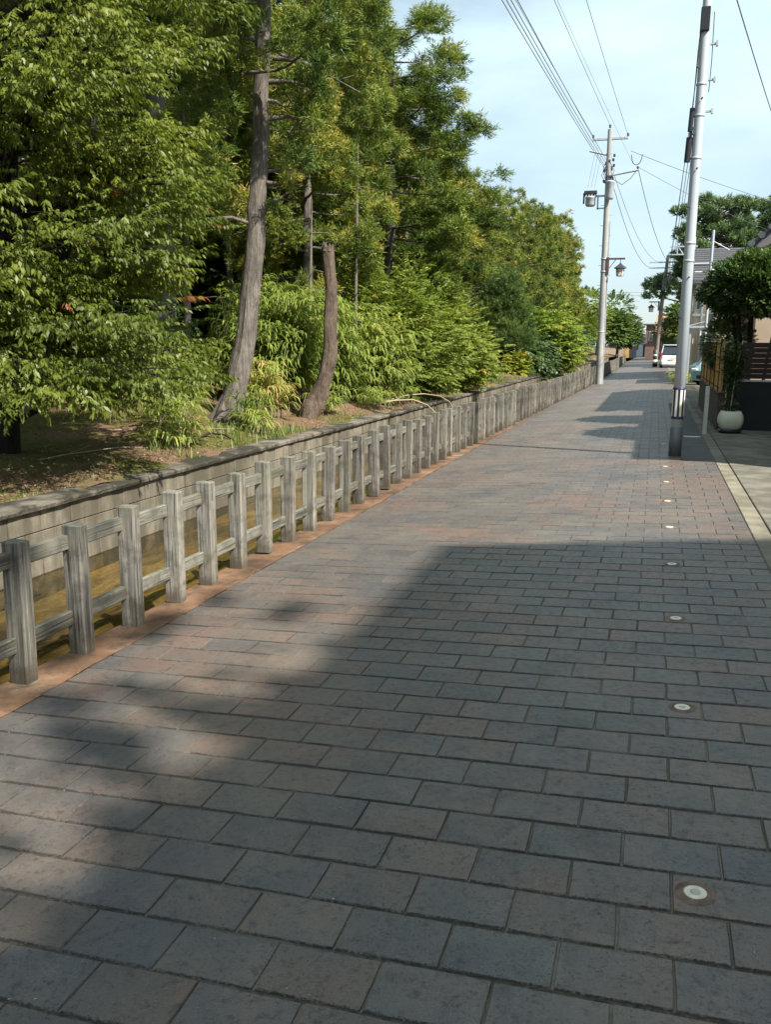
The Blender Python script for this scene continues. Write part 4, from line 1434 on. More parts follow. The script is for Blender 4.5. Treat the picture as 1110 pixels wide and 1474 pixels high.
bamboo('tall arching bamboo clump between the big cedar and the snag', (-7.4, 15.6, .35), .95, .7, 2.5, 60, 101, .55, sc=1.15)
bamboo('bamboo clump just behind the snag, its leaves hanging at the snag\'s right', (-6.7, 16.6, .35), .8, .8, 2.3, 50, 102, .55, sc=1.15)
bamboo('bright bamboo clump in front of the rounded maple, beside the snag', (-6.0, 17.9, .3), .8, .8, 2.1, 50, 103, .62, sc=1.1)
bamboo('bamboo clump farthest left in the shade behind the pale trunk', (-9.2, 13.4, .4), 1.2, .9, 1.9, 50, 104, .35)
bamboo('tall dim bamboo clump behind the slender trunk', (-8.4, 18.3, .4), 1.2, 1.0, 2.9, 60, 105, .38)
bamboo('low bamboo growth at the foot of the rounded maple, next to the coping', (-5.75, 22.4, .3), .5, 1.2, 1.1, 40, 106, .55)
bamboo('bamboo clump under the lower maple bush', (-6.0, 27.4, .28), .6, 1.6, 1.4, 40, 107, .5)
bamboo('yellowish sprouting bamboo at the foot of the big cedar, on its right', (-6.35, 13.3, .35), .35, .3, 1.0, 22, 108, .85)
for i, (x, y, h_, r_, n_, lab) in enumerate((
        (-6.9, 11.4, .85, .35, 24, 'tallest of the bright dwarf bamboo tufts on the open bank, left of the big cedar'),
        (-6.35, 10.5, .55, .25, 18, 'dwarf bamboo tuft behind the small pale stone'),
        (-5.75, 9.6, .36, .16, 14, 'small bright dwarf bamboo tuft beside the pale stone'),
        (-6.0, 12.25, .75, .16, 14, 'dark leafy sprout in front of the big cedar\'s foot'),
        (-5.65, 11.75, .40, .10, 9, 'low dwarf bamboo sprout on the coping edge below the big cedar'),
        (-5.9, 15.2, .50, .18, 14, 'dwarf bamboo tuft just left of the snag\'s foot'),
        (-7.9, 10.9, .9, .5, 26, 'dwarf bamboo tuft in the shade of the broadleaf sprays'),
        (-5.5, 16.9, .42, .3, 18, 'grassy dwarf bamboo tuft right of the snag near the coping'),
        (-5.5, 19.0, .40, .3, 16, 'grassy tuft near the coping below the rounded maple'),
        (-5.5, 26.6, .5, .3, 16, 'pale tuft near the coping just before the blue-green pine'),
        (-5.6, 31.5, .6, .4, 20, 'tuft of bamboo grass near the crooked pine\'s foot'))):
    bamboo(lab, (x, y, float(bank_z(np.array(x), np.array(y)))), r_, r_, h_, n_, 130+i, .6 if i != 3 else .15, 'dwarf_bamboo', None, .8, nn=8)

# thin dry stalks standing on the bank
for i, (x, y, h_, lab) in enumerate(((-6.15, 13.7, 1.25, 'tall dry pale stalk leaning between the big cedar and the snag'), (-6.45, 13.9, .8, 'shorter dry stalk left of the tall one'))):
    t = thing('dry_stalk', lab, 'stalk', (x, y, .32))
    MB().tube([(0, 0, -.05), (.03, 0, h_*.5), (.10, .02, h_)], [.010, .008, .003], 5).obj('stem', M['twig'], t)

# grass, moss and litter on the bank ------------------------------------------------
g = np.random.default_rng(200)
bv = np.array([[-.004, 0, 0], [.004, 0, 0], [.002, .03, .07], [-.002, .03, .07]]); bf = np.array([[0, 1, 2, 3]])
n_ = 26000
x = XW-.3-g.random(n_)**1.5*4.5; y = 5+g.random(n_)**1.6*60
keep = (np.sin(x*2.1+1.3*np.sin(y*.9))+np.sin(y*1.3-x)+g.normal(size=n_)*.5) > .7
x, y = x[keep], y[keep]; n_ = len(x)
L = np.stack([x, y, bank_z(x, y)-.005], 1)
a = g.uniform(0, 6.28, n_)
Mx = np.zeros((n_, 3, 3)); Mx[:, 0, 0] = np.cos(a); Mx[:, 0, 1] = -np.sin(a); Mx[:, 1, 0] = np.sin(a); Mx[:, 1, 1] = np.cos(a); Mx[:, 2, 2] = 1
Vv, Ff, Tt = scatter([(bv, bf, np.zeros(4))], np.zeros(n_, int), Mx, L, g.uniform(.2, .75, n_)*(1+y*.02), np.clip(.35+g.normal(size=n_)*.25, 0, 1))
tag(link('bank_grass', np_mesh('bank_grass', Vv, Ff, M['lf_grass'], Tt)), 'short grass and moss tufts covering the wooded bank', 'grass', kind='stuff')
n_ = 9000
x = XW-.16-g.random(n_)**1.3*.9; y = 9+g.random(n_)**1.3*40
keep = (np.sin(y*1.7)+np.sin(y*.61+1)+np.sin(y*4.1+x*3)*.6+g.normal(size=n_)*.4) > .9
x, y = x[keep], y[keep]; n_ = len(x)
L = np.stack([x, y, bank_z(x, y)-.005], 1)
a = g.uniform(0, 6.28, n_)
Mx = np.zeros((n_, 3, 3)); Mx[:, 0, 0] = np.cos(a); Mx[:, 0, 1] = -np.sin(a); Mx[:, 1, 0] = np.sin(a); Mx[:, 1, 1] = np.cos(a); Mx[:, 2, 2] = 1
Vv, Ff, Tt = scatter([(bv, bf, np.zeros(4))], np.zeros(n_, int), Mx, L, g.uniform(.7, 2.0, n_), np.clip(.35+g.normal(size=n_)*.25, 0, 1))
tag(link('edge_grass', np_mesh('edge_grass', Vv, Ff, M['lf_grass'], Tt)), 'longer grass and weeds growing along the top of the canal wall', 'grass', kind='stuff')
# leaf litter and needles
lv = np.array([[-.02, -.004, .004], [0, -.008, .008], [.022, 0, .002], [0, .008, .01]])
n_ = 26000
x = XW-.28-g.random(n_)**1.4*5; y = 4.5+g.random(n_)**1.5*30
L = np.stack([x, y, bank_z(x, y)+.004], 1)
a = g.uniform(0, 6.28, n_)
D = np.stack([np.cos(a), np.sin(a), g.normal(size=n_)*.3], 1)
Vv, Ff, Tt = scatter([(lv, bf, np.zeros(4))], np.zeros(n_, int), frames(D, spin=g.normal(size=n_)*.5), L, g.uniform(.35, 1.0, n_), g.random(n_)**1.7)
tag(link('leaf_litter', np_mesh('leaf_litter', Vv, Ff, M['litter'], Tt)), 'dry brown leaves and needles lying on the bank', 'leaf litter', kind='stuff')
# a few leaves and crumbs blown on the pavers and along the curb
n_ = 700
x = g.uniform(-3.2, 1.0, n_); y = 1.5+g.random(n_)**1.3*16
x[:260] = -2.86+g.normal(size=260)*.05
x[260:380] = .86+g.normal(size=120)*.03
L = np.stack([x, y, AX*x+.004], 1)
a = g.uniform(0, 6.28, n_)
D = np.stack([np.cos(a), np.sin(a), g.normal(size=n_)*.1], 1)
Vv, Ff, Tt = scatter([(lv, bf, np.zeros(4))], np.zeros(n_, int), frames(D, spin=g.normal(size=n_)*.5), L, g.uniform(.08, .32, n_), .6+.4*g.random(n_))
tag(link('paving_debris', np_mesh('paving_debris', Vv, Ff, M['litter'], Tt)), 'tiny pale leaf scraps and grit scattered on the lane', 'debris', kind='stuff')

# stone, fallen branches, roots
def rock(name, label, loc, s_, mat, seed):
    g = np.random.default_rng(seed)
    v = []; f = []
    nu, nv = 12, 7
    for j in range(nv+1):
        th = PI*j/nv
        for i in range(nu):
            ph = 2*PI*i/nu
            r = 1+.18*g.normal()
            if j in (0, nv): r = 1
            v.append((s_[0]*r*math.sin(th)*math.cos(ph), s_[1]*r*math.sin(th)*math.sin(ph), s_[2]*r*math.cos(th)))
    for j in range(nv):
        for i in range(nu):
            f.append((j*nu+i, j*nu+(i+1) % nu, (j+1)*nu+(i+1) % nu, (j+1)*nu+i))
    return tag(MB().add(v, f, 0, True).obj(name, mat, None, loc), label, 'stone')


rock('stone', 'small pale rounded stone on the bank beside the bright bamboo tuft', (-5.95, 9.75, .36), (.10, .08, .07), M['stone'], 3)
for i, (p, r_, lab) in enumerate((
        ([(-6.4, 7.4, .33), (-6.1, 7.9, .40), (-5.75, 8.35, .44), (-5.6, 8.7, .40)], .008, 'thin pale fallen twig on the moss at the left'),
        ([(-6.9, 9.9, .45), (-6.2, 10.4, .46), (-5.6, 10.9, .42)], .008, 'long thin straw-coloured twig across the open litter'),
        ([(-5.75, 10.0, .32), (-5.65, 10.25, .42), (-5.55, 10.5, .38), (-5.45, 10.6, .28)], .02, 'dark arching root beside the small bamboo tuft'),
        ([(-5.6, 17.0, .36), (-5.2, 17.4, .44), (-4.9, 17.8, .44), (-4.65, 18.05, .32), (-4.5, 18.15, .16), (-4.42, 18.2, -.04)], .020, 'pale curved dead branch hanging over the wall into the canal, lower one'),
        ([(-5.6, 17.6, .36), (-5.2, 18.1, .50), (-4.85, 18.5, .53), (-4.55, 18.8, .47), (-4.35, 18.9, .34), (-4.25, 18.95, .16)], .017, 'pale curved dead branch hanging over the wall into the canal, upper one'))):
    b = MB().tube(p, [r_*(1-.5*q_/(len(p)-1)) for q_ in range(len(p))], 6, jit=.08)
    if i in (0, 1, 3):
        q = Vector(p[1]); b.tube([q, q+Vector((.15, .2, .08))], [r_*.5, r_*.2], 4)
    tag(b.obj('fallen_branch', M['twig'] if i != 2 else M['bark_dark']), lab, 'branch')

# ================================================================= POLES AND WIRES
# near painted steel pole
P1 = (.36, 13.31, .01)
t = thing('utility_pole', 'pale grey steel utility pole with black and white striped band standing on the paving', 'utility pole', P1)
def zc(z): return .084-.0042*z
MB().lathe([(zc(0), -.1), (zc(3), 3), (zc(6.2), 6.2), (zc(9), 9.2), (.03, 9.22)], 28).obj('pole', M['white_metal'], t)
MB().lathe([(.0905, -.05), (.0905, .425), (.085, .43)], 28).obj('base_sleeve', M['grey_sleeve'], t)
MB().lathe([(.0885, .55), (.0895, .56), (.0895, .588), (.0885, .59)], 28).obj('band_ring', M['navy'], t)
MB().lathe([(.0885, .975), (.0895, .98), (.0895, 1.008), (.085, 1.01)], 28).obj('band_ring', M['navy'], t)
ns = 16
for k in range(ns):
    b = MB(); v = []; f = []
    for i in range(4):
        a = 2*PI*(k+i/3.0)/ns+.2
        v += [(.0885*math.cos(a), .0885*math.sin(a), .59), (.0880*math.cos(a), .0880*math.sin(a), .978)]
    for i in range(3): f.append((2*i, 2*i+2, 2*i+3, 2*i+1))
    b.add(v, f, 0, True)
    b.obj('stripe', M['black'] if k % 2 else (M['white'] if k % 4 else M['cream']), t)
for z in (3.02, 2.78, 4.15, 4.7, 5.1):
    MB().lathe([(zc(z), z-.018), (zc(z)+.006, z-.014), (zc(z)+.006, z+.014), (zc(z), z+.018)], 24).obj('clamp', M['galv'], t)
for i, z in enumerate((2.0, 2.55, 3.5, 4.0, 4.45, 4.9, 5.3)):
    a = -1.9 + (.5 if i % 2 else -.3)
    MB().tube([(.08*math.cos(a), .08*math.sin(a), z), (.13*math.cos(a), .13*math.sin(a), z)], .012, 8).obj('bolt', M['dark_metal'], t)
for z in (4.75, 5.15, 5.6):
    MB().box((.08, -.02, z-.01), (.17, .02, z+.012)).box((.15, -.03, z-.03), (.175, .03, z+.035)).obj('bracket', M['galv'], t)
for (x0, z0, z1, r_) in ((-.105, 4.10, 4.42, .042), (-.095, 4.5, 4.80, .032)):
    MB().tube([(x0-.012, -.03, z0), (x0, -.03, z1)], r_, 10).obj('cable_box', M['black'], t)
MB().box((-.07, -.10, 5.75), (.05, .08, 6.05), 0, .01).obj('junction_box', M['black'], t)
b = MB()
for k in range(4):
    a = k*.5
    b.tube([(-.11+.01*k, -.03, 4.4), (-.10+.008*math.sin(a), -.05, 4.75), (-.075, -.04, 5.2+.1*k), (-.06, -.04, 5.8)], .007, 5)
b.obj('cable', M['black'], t)
MB().tube([(.10, 0, 5.0), (.11, .0, 5.4), (.10, 0, 6.0)], .006, 5).obj('cable', M['black'], t)


def wire(name, label, a, b_, sag, r_=.008, n=18, cat='cable', group=None, mat='wire', ext=0):
    r_ = r_*.72
    a = Vector(a); b_ = Vector(b_)
    pts = []
    for i in range(n+1):
        u = i/n
        p = a.lerp(b_, u); p.z -= 4*sag*u*(1-u)
        pts.append(p)
    o = MB().tube(pts, r_, 5, caps=False).obj(name, M[mat])
    return tag(o, label, cat, group)


# middle pole on the canal side
P2 = (-2.36, 40.1, -.11)
t = thing('utility_pole', 'tall concrete utility pole with crossarms and transformers beside the fence', 'utility pole', P2, 0)
def lx(z): return -.010*z
MB().tube([(lx(0), 0, -.1), (lx(5), 0, 5), (lx(10.6), 0, 10.75)], [.165, .14, .10], 16).obj('pole', M['pole_conc'], t)
MB().tube([(.155, -.07, .0), (.125, -.06, 3), (.115, -.05, 7)], .022, 8).obj('cable_guard', M['galv'], t)
b = MB().box((-.82, -.06, 10.32), (.66, .06, 10.42), 0, .01); b.obj('crossarm', M['galv'], t)
b = MB().tube([(-.92, .0, 9.92), (-.1, 0, 9.70)], .045, 6); b.obj('crossarm', M['galv'], t)
b = MB().tube([(-.05, -.05, 8.86), (1.15, -.15, 9.02)], .045, 6); b.obj('crossarm', M['galv'], t)
for (x, z) in ((-.80, 10.42), (.64, 10.42), (-.12, 10.8), (1.12, 9.06)):
    MB().lathe([(.02, z), (.055, z+.03), (.03, z+.06), (.06, z+.10), (.02, z+.15)], 10, 0, (x, 0)).obj('insulator', M['dark_metal'], t)
b = MB()
for k in range(22):
    z = random.uniform(8.45, 9.7); a = random.uniform(0, 6.28); r1 = random.uniform(.11, .24)
    b.box((r1*math.cos(a)-.05-.09, r1*math.sin(a)-.05, z-.05), (r1*math.cos(a)+.04-.09, r1*math.sin(a)+.05, z+.06), 0, .01)
for k in range(10):
    a = random.uniform(0, 6.28); z = random.uniform(8.5, 9.4)
    b.tube([(-.1+.1*math.cos(a), .1*math.sin(a), z+.4), (-.1+.3*math.cos(a+.5), .3*math.sin(a+.5), z), (-.1+.1*math.cos(a+1), .1*math.sin(a+1), z-.4)], .012, 5)
b.obj('switchgear', M['dark_metal'], t)
def drum(cx, cy, z, r_, h, nm):
    o = MB().lathe([(r_*.85, z), (r_*.95, z+.05), (r_, z+.08), (r_, z+h-.06), (r_*1.05, z+h-.05), (r_*1.05, z+h), (r_*.6, z+h+.03)], 20, 0, (cx, cy)).obj(nm, M['galv'], t)
    for q in (-1, 1):
        MB().lathe([(.03, z+h), (.055, z+h+.04), (.03, z+h+.08), (.05, z+h+.12), (.015, z+h+.18)], 8, 0, (cx+q*r_*.6, cy)).obj('bushing', M['dark_metal'], o)
drum(.02, -.30, 7.86, .185, .74, 'transformer')
drum(-.78, -.05, 7.64, .215, .38, 'transformer')
MB().box((-.88, -.12, 8.02), (-.2, .02, 8.08)).box((-.5, -.05, 7.5), (-.44, .02, 8.1)).box((-.5, -.05, 7.52), (-.1, .02, 7.57)).obj('mount', M['galv'], t)
b = MB()
for q in range(5):
    b.tube([(-1.0+.1*q, -.1, 8.25), (-1.02+.12*q, -.1, 8.05)], .03, 6)
b.box((-1.06, -.16, 8.14), (-.52, .06, 8.28), 0, .02)
b.box((-1.10, -.1, 7.75), (-1.03, .0, 8.2), 0, .01)
b.obj('cutout', M['dark_metal'], t)
for k in range(14):
    z = 2.2+k*.42; a = PI if k % 2 else 0
    MB().tube([(lx(z)+.12*math.cos(a), 0, z), (lx(z)+.26*math.cos(a), 0, z+.01)], .010, 5).obj('step_bolt', M['galv'], t)
for z in (5.42, 4.88, 2.3, .8):
    MB().lathe([(.15, z-.03), (.158, z-.028), (.158, z+.028), (.15, z+.03)], 16, 0, (lx(z), 0)).obj('band', M['galv'], t)


def lantern(label, base, s_, side):
    """lantern street lamp hung from a bracket on a pole; base = pole axis at bracket height"""
    t = thing('street_lantern', label, 'street lantern', base)
    MB().box((side*.17-.07, -.07, -.75), (side*.17+.07, .07, .08), 0, .01).obj('bracket_post', M['brown_wood'], t)
    x0, x1 = sorted((side*.15, side*1.02))
    b = MB().box((x0, -.045, -.04), (x1, .045, .05), 0, .01); b.obj('arm', M['brown_wood'], t)
    b = MB().tube([(side*.25, 0, -.45), (side*.55, 0, -.05)], .02, 6); b.obj('brace', M['brown_wood'], t)
    cx = side*.80
    MB().tube([(cx, 0, -.04), (cx, 0, -.22)], .014, 6).obj('hanger', M['dark_metal'], t)
    v = MB().lathe([(.04, -.20), (.05, -.24), (.14, -.31), (.31, -.44), (.32, -.475), (.2, -.47)], 6, 0, (cx, 0))
    v.sm = [False]*len(v.sm); v.obj('lamp_roof', M['lamp_roof'], t)
    v = MB().lathe([(.20, -.475), (.165, -.83), (.10, -.87)], 6, 0, (cx, 0)); v.sm = [False]*len(v.sm)
    v.obj('lamp_shade', M['lamp_glass'], t)
    b = MB()
    for k in range(6):
        a = PI/3*k
        b.tube([(cx+.207*math.cos(a), .207*math.sin(a), -.47), (cx+.170*math.cos(a), .170*math.sin(a), -.84)], .012, 4)
        a2 = a+PI/3
        for rr, z in ((.190, -.62), (.172, -.84), (.206, -.485)):
            b.tube([(cx+rr*math.cos(a), rr*math.sin(a), z), (cx+rr*math.cos(a2), rr*math.sin(a2), z)], .010, 4)
    b.obj('lamp_frame', M['lamp_roof'], t)
    t.scale = (s_, s_, s_)
    return t


lantern('dark wooden street lantern hung on a bracket of the tall concrete pole by the fence', (-2.41, 40.0, 5.30), .86, 1)
# far pole
P3 = (-.02, 70.4, -.02)
t = thing('utility_pole', 'brown leaning utility pole beside the white van far down the lane', 'utility pole', P3)
MB().tube([(0, 0, -.1), (.2, 0, 4.6), (.36, 0, 7.2), (.42, 0, 8.3)], [.17, .14, .12, .1], 12).obj('pole', M['pole_brown'], t)
MB().box((-.24, -.12, 5.75), (.05, .12, 6.4), 0, .02).obj('junction_box', M['dark_metal'], t)
MB().box((-.9, -.05, 7.75), (.9, .05, 7.85)).obj('crossarm', M['galv'], t)
MB().box((-.9, -.05, 7.35), (.9, .05, 7.43)).obj('crossarm', M['galv'], t)
MB().lathe([(.185, .0), (.185, 1.3), (.16, 1.31)], 12).obj('base_sleeve', M['dark_metal'], t)
b = MB().lathe([(.19, .25), (.19, .55)], 12); b.lathe([(.19, .8), (.19, .95)], 12)
b.obj('marker_band', M['cream'], t)
lantern('distant dark street lantern reaching left from the brown pole, above the far houses', (.12, 70.3, 4.86), .86, -1)

# thin poles by the parking
t = thing('steel_pipe_pole', 'slender pale pipe mast rising behind the clipped tree', 'mast', (1.62, 33, 0))
MB().tube([(0, 0, 0), (.02, 0, 5.55)], .05, 10).obj('pole', M['white_metal'], t)
MB().tube([(0, 0, 5.2), (.6, .3, 4.9)], .02, 6).obj('stay', M['galv'], t)
t = thing('steel_pipe_pole', 'grey steel fence pipe at the far end of the bamboo screen', 'post', (1.33, 24.9, 0))
MB().tube([(0, 0, 0), (0, 0, 2.45)], .06, 10).obj('pole', M['galv'], t)
# small bracket frame left of the near pole (belongs to a far service pole)
t = thing('service_pole', 'far service pole with white bracket frame seen against the black pine', 'utility pole', (1.98, 62, 0))
MB().tube([(0, 0, 0), (0, 0, 8.6)], .07, 8).obj('pole', M['galv'], t)
b = MB().box((-1.55, -.04, 7.98), (.2, .04, 8.06)).box((-1.55, -.04, 7.48), (.2, .04, 7.56)).box((-1.08, -.03, 7.56), (-1.02, .03, 7.98))
b.tube([(-1.0, 0, 7.98), (0, 0, 6.6)], .03, 5)
b.obj('bracket', M['white_metal'], t)

# wires from the middle pole toward and over the camera
wg = 'overhead wires over the lane'
def through(a, c, k):
    """continue the line a->c to k times its length"""
    return tuple(a[i]+(c[i]-a[i])*k for i in range(3))
top = [((-3.17, 40.1, 10.42), (-3.86, 24.05, 10.25), 'leftmost insulated wire from the tall pole\'s top crossarm'),
       ((-2.48, 40.1, 10.80), (-3.04, 24.3, 10.45), 'wire from the very top of the tall pole, running overhead'),
       ((-1.74, 40.1, 10.42), (-2.15, 24.56, 10.15), 'rightmost wire from the tall pole\'s top crossarm'),
       ((-1.45, 40.1, 9.2), (-2.60, 21.9, 9.45), 'thin faint wire passing right of the tall pole\'s top')]
for a, c, lab in top:
    wire('overhead_wire', lab, a, through(a, c, 3.1), .25, .011 if 'faint' not in lab else .006, 24, 'cable', wg)
low = [((-2.5, 40.0, 8.9), (-3.53, 20.4, 9.05)), ((-2.5, 40.0, 9.0), (-3.44, 20.4, 9.05)), ((-2.5, 40.0, 9.15), (-3.38, 20.43, 9.1)), ((-2.5, 40.0, 9.3), (-3.25, 20.45, 9.1))]
labs = ['lowest of the bundled service wires left of the tall pole', 'second lowest of the bundled service wires left of the tall pole', 'third of the bundled service wires, counted upward', 'uppermost of the bundled service wires left of the tall pole']
for (a, c), lab in zip(low, labs):
    wire('overhead_wire', lab, a, through(a, c, 2.6), .35, .014, 24, 'cable', wg)
wire('overhead_wire', 'long wire sloping right from the tall pole to behind the tiled roof', (-1.55, 40.0, 9.7), (14, 62, 8.6), .4, .016, 20, 'cable', wg)
wire('overhead_wire', 'second wire sloping right from the tall pole\'s side arm', (-1.24, 40.0, 9.05), (9, 66, 8.6), .3, .012, 20, 'cable', wg)
wire('overhead_wire', 'sagging cable from the side arm down to the brown far pole', (-1.24, 40.1, 9.05), (.9, 70.4, 7.4), .9, .02, 20, 'cable', wg)
wire('overhead_wire', 'left steep cable running on from the tall pole down to the brown pole', (-2.3, 40.2, 8.6), (-.5, 70.4, 7.4), 1.1, .018, 20, 'cable', wg)
wire('overhead_wire', 'right steep cable running on from the tall pole down to the brown pole', (-2.2, 40.2, 8.8), (-.1, 70.4, 7.8), .9, .014, 20, 'cable', wg)
b = MB(); pts = []
for i in range(13):
    a = PI*i/12
    pts.append((-1.30-.22*math.cos(a), 40.0, 9.55-.42*math.sin(a)))
tag(b.tube(pts, .018, 6).obj('cable_loop', M['wire']), 'U-shaped slack cable loop right of the tall pole', 'cable')
b = MB().tube([(-2.25, 39.95, 8.6), (-1.85, 39.95, 8.35), (-1.5, 39.95, 8.6), (-1.2, 39.95, 9.0)], .016, 6)
tag(b.obj('cable_loop', M['wire']), 'slack jumper cable under the tall pole\'s side arm', 'cable')
for q in range(3):
    wire('drop_wire', 'thin drop wire down to the left transformer, '+['leftmost', 'middle', 'rightmost'][q]+' of three', (-3.05+.14*q, 40.05, 9.75-.02*q), (-3.28+.14*q, 40.02, 8.3), .0, .008, 3, 'cable', 'drop wires')
# cables going on from the near pole
for q, (dx, s_) in enumerate(((0, .5), (.05, .7), (.10, .4), (.02, .9))):
    wire('overhead_wire', 'cable leaving the near steel pole toward the far brown pole, '+['outer left', 'lower', 'right', 'slack'][q]+' strand', (.24+dx, 13.33, 4.45+.12*q), (.10+dx*4, 70.3, 6.6+.15*q), s_+.9, .008, 24, 'cable', wg)
wire('overhead_wire', 'dark cable crossing the upper right corner of the view', (.75, 18.7, 8.7), (4.4, 38, 8.6), .1, .018, 16, 'cable', wg)
wire('overhead_wire', 'faint wire crossing the gap by the distant pylon', (-9, 110, 8.1), (2.5, 96, 7.0), .1, .02, 10, 'cable', wg)

# pylon
t = thing('power_pylon', 'distant lattice power pylon above the end of the lane', 'pylon', (-14.2, 500, 8))
b = MB()
for sx_ in (-1, 1):
    for sy_ in (-1, 1):
        b.tube([(sx_*2.2, sy_*2.2, -9), (sx_*.7, sy_*.7, 15), (sx_*.3, sy_*.3, 21)], .16, 4)
for k in range(10):
    z = -6+k*2.6; w = 2.2-1.5*min((z+9)/24, 1)
    b.tube([(-w, -w, z), (w, -w, z+2.2)], .09, 4); b.tube([(w, -w, z), (-w, -w, z+2.2)], .09, 4)
b.obj('tower', M['galv'], t)
for z in (20, 17, 14):
    MB().box((-3.8, -.3, z), (3.8, .3, z+.35)).obj('crossarm', M['galv'], t)

# ================================================================= RIGHT SIDE: SCREENS, POT, POST
t = thing('marker_post', 'short square off-white post standing at the end of the kerb beside the planter', 'post', (.93, 16.55, .04))
b = MB().box((-.035, -.035, -.02), (.035, .035, .86), 0, .006); b.obj('post', M['post_white'], t)
MB().tube([(0, -.036, .68), (0, -.042, .68)], .012, 8).obj('bolt', M['galv'], t)

t = thing('planter_pot', 'rounded cream pot on a dark saucer in front of the black wall', 'planter', (1.38, 16.9, .055))
MB().lathe([(.13, .05), (.185, .09), (.222, .18), (.228, .25), (.214, .32), (.180, .385), (.172, .395), (.155, .395), (.16, .37)], 32, 0, (0, 0), .4).obj('pot', M['pot'], t)
MB().lathe([(.18, 0), (.205, .03), (.205, .055), (.13, .056)], 24, 0, (0, 0), .25).obj('saucer', M['black'], t)
MB().lathe([(.157, .34), (.157, .365)], 20).obj('soil', M['soil'], t)
# climbing plant with stake
t = thing('climbing_plant', 'tall loose climbing plant trained up a leaning stake in the cream pot', 'plant', (1.38, 16.9, .43))
MB().tube([(-.02, 0, 0), (.03, -.02, .8), (.10, -.03, 1.28)], .009, 6).obj('stake', M['post_white'], t)
g = np.random.default_rng(300)
cb = MB(); L, D, T = [], [], []
for k in range(16):
    x0 = g.uniform(-.10, .06); x1 = g.uniform(-.30, .18); h = g.uniform(.7, 1.35)
    p = lambda u, x0=x0, x1=x1, h=h: np.array([x0+(x1-x0)*u**1.5, g.uniform(-.03, .03)+.04*math.sin(u*5), h*u])
    P = [p(u) for u in np.linspace(0, 1, 8)]
    cb.tube(P, .004, 4, caps=False)
    for q in range(70):
        u = g.random()**.6
        if .25 < u < .5 and g.random() < .45: continue
        i0 = min(int(u*7), 6); L.append(P[i0]+(P[i0+1]-P[i0])*(u*7-i0)+g.normal(size=3)*.035); D.append(g.normal(size=3)*[1, 1, .5]+[0, 0, -.2]); T.append(.45+g.normal()*.15)
n_ = len(L)
Vv, Ff, Tt = scatter(SPR_HEDGE, g.integers(0, 4, n_), frames(np.array(D)), np.array(L), g.uniform(.3, .55, n_), np.array(T))
link('foliage', np_mesh('foliage', Vv, Ff, M['lf_hedge'], Tt), t)
cb.obj('stem', M['bark_dark'], t)

# low brown wall with the bamboo screen on it, running along the lane
t = thing('low_wall', 'low dark brown wall along the lane under the bamboo screen', 'wall', (1.17, 17.35, 0))
MB().box((0, 0, -.1), (.12, 7.2, .72), 0, .006).obj('wall_body', M['wall_brown'], t)
MB().box((-.02, -.02, .725), (.14, 7.22, .76), 0, .006).obj('wall_cap', M['wall_brown'], t)
t = thing('bamboo_screen', 'tan bamboo cane screen tied with dark twine above the low brown wall', 'fence', (1.2, 17.5, .76))
cm = MB().tube([(0, 0, 0), (0, 0, .93)], .021, 8).mesh('cane', M['bamboo_pole'])
for k in range(100):
    o = link('cane', cm, t, (random.uniform(-.004, .004), .03+k*.07, -.0), (random.gauss(0, .006), 0, random.uniform(0, 6)))
    o.scale = (1.5, 1.5, 1+random.uniform(-.01, .01))
for z in (.08, .36, .64, .9):
    MB().tube([(-.028, -.05, z), (-.028, 7.05, z)], .011, 6).obj('rail', M['twine'], t)
for k in range(6):
    MB().tube([(-.034, .05+k*1.3, .0), (-.034, .05+k*1.3, .95)], .014, 6).obj('batten', M['twine'], t)

# black wall with dark slatted fence above, facing the camera
t = thing('garden_wall', 'black stained garden wall facing down the lane beneath the dark slats', 'wall', (1.47, 17.65, 0))
MB().box((0, 0, -.1), (5.6, .14, .95), 0, .006).obj('wall_body', M['wall_black'], t)
MB().box((-.01, -.02, .955), (5.6, .16, .985)).obj('wall_cap', M['galv'], t)
t = thing('slat_fence', 'dark brown horizontal slat fence on top of the black garden wall', 'fence', (1.49, 17.68, .99))
sm_ = MB().box((0, 0, 0), (5.5, .025, .093), 0, .001).mesh('slat', M['slat_dark'])
for k in range(7):
    link('slat', sm_, t, (0, 0, .02+k*.096))
for k in range(5):
    MB().box((.02+k*1.3, .03, 0), (.08+k*1.3, .09, .68)).obj('post', M['slat_dark'], t)

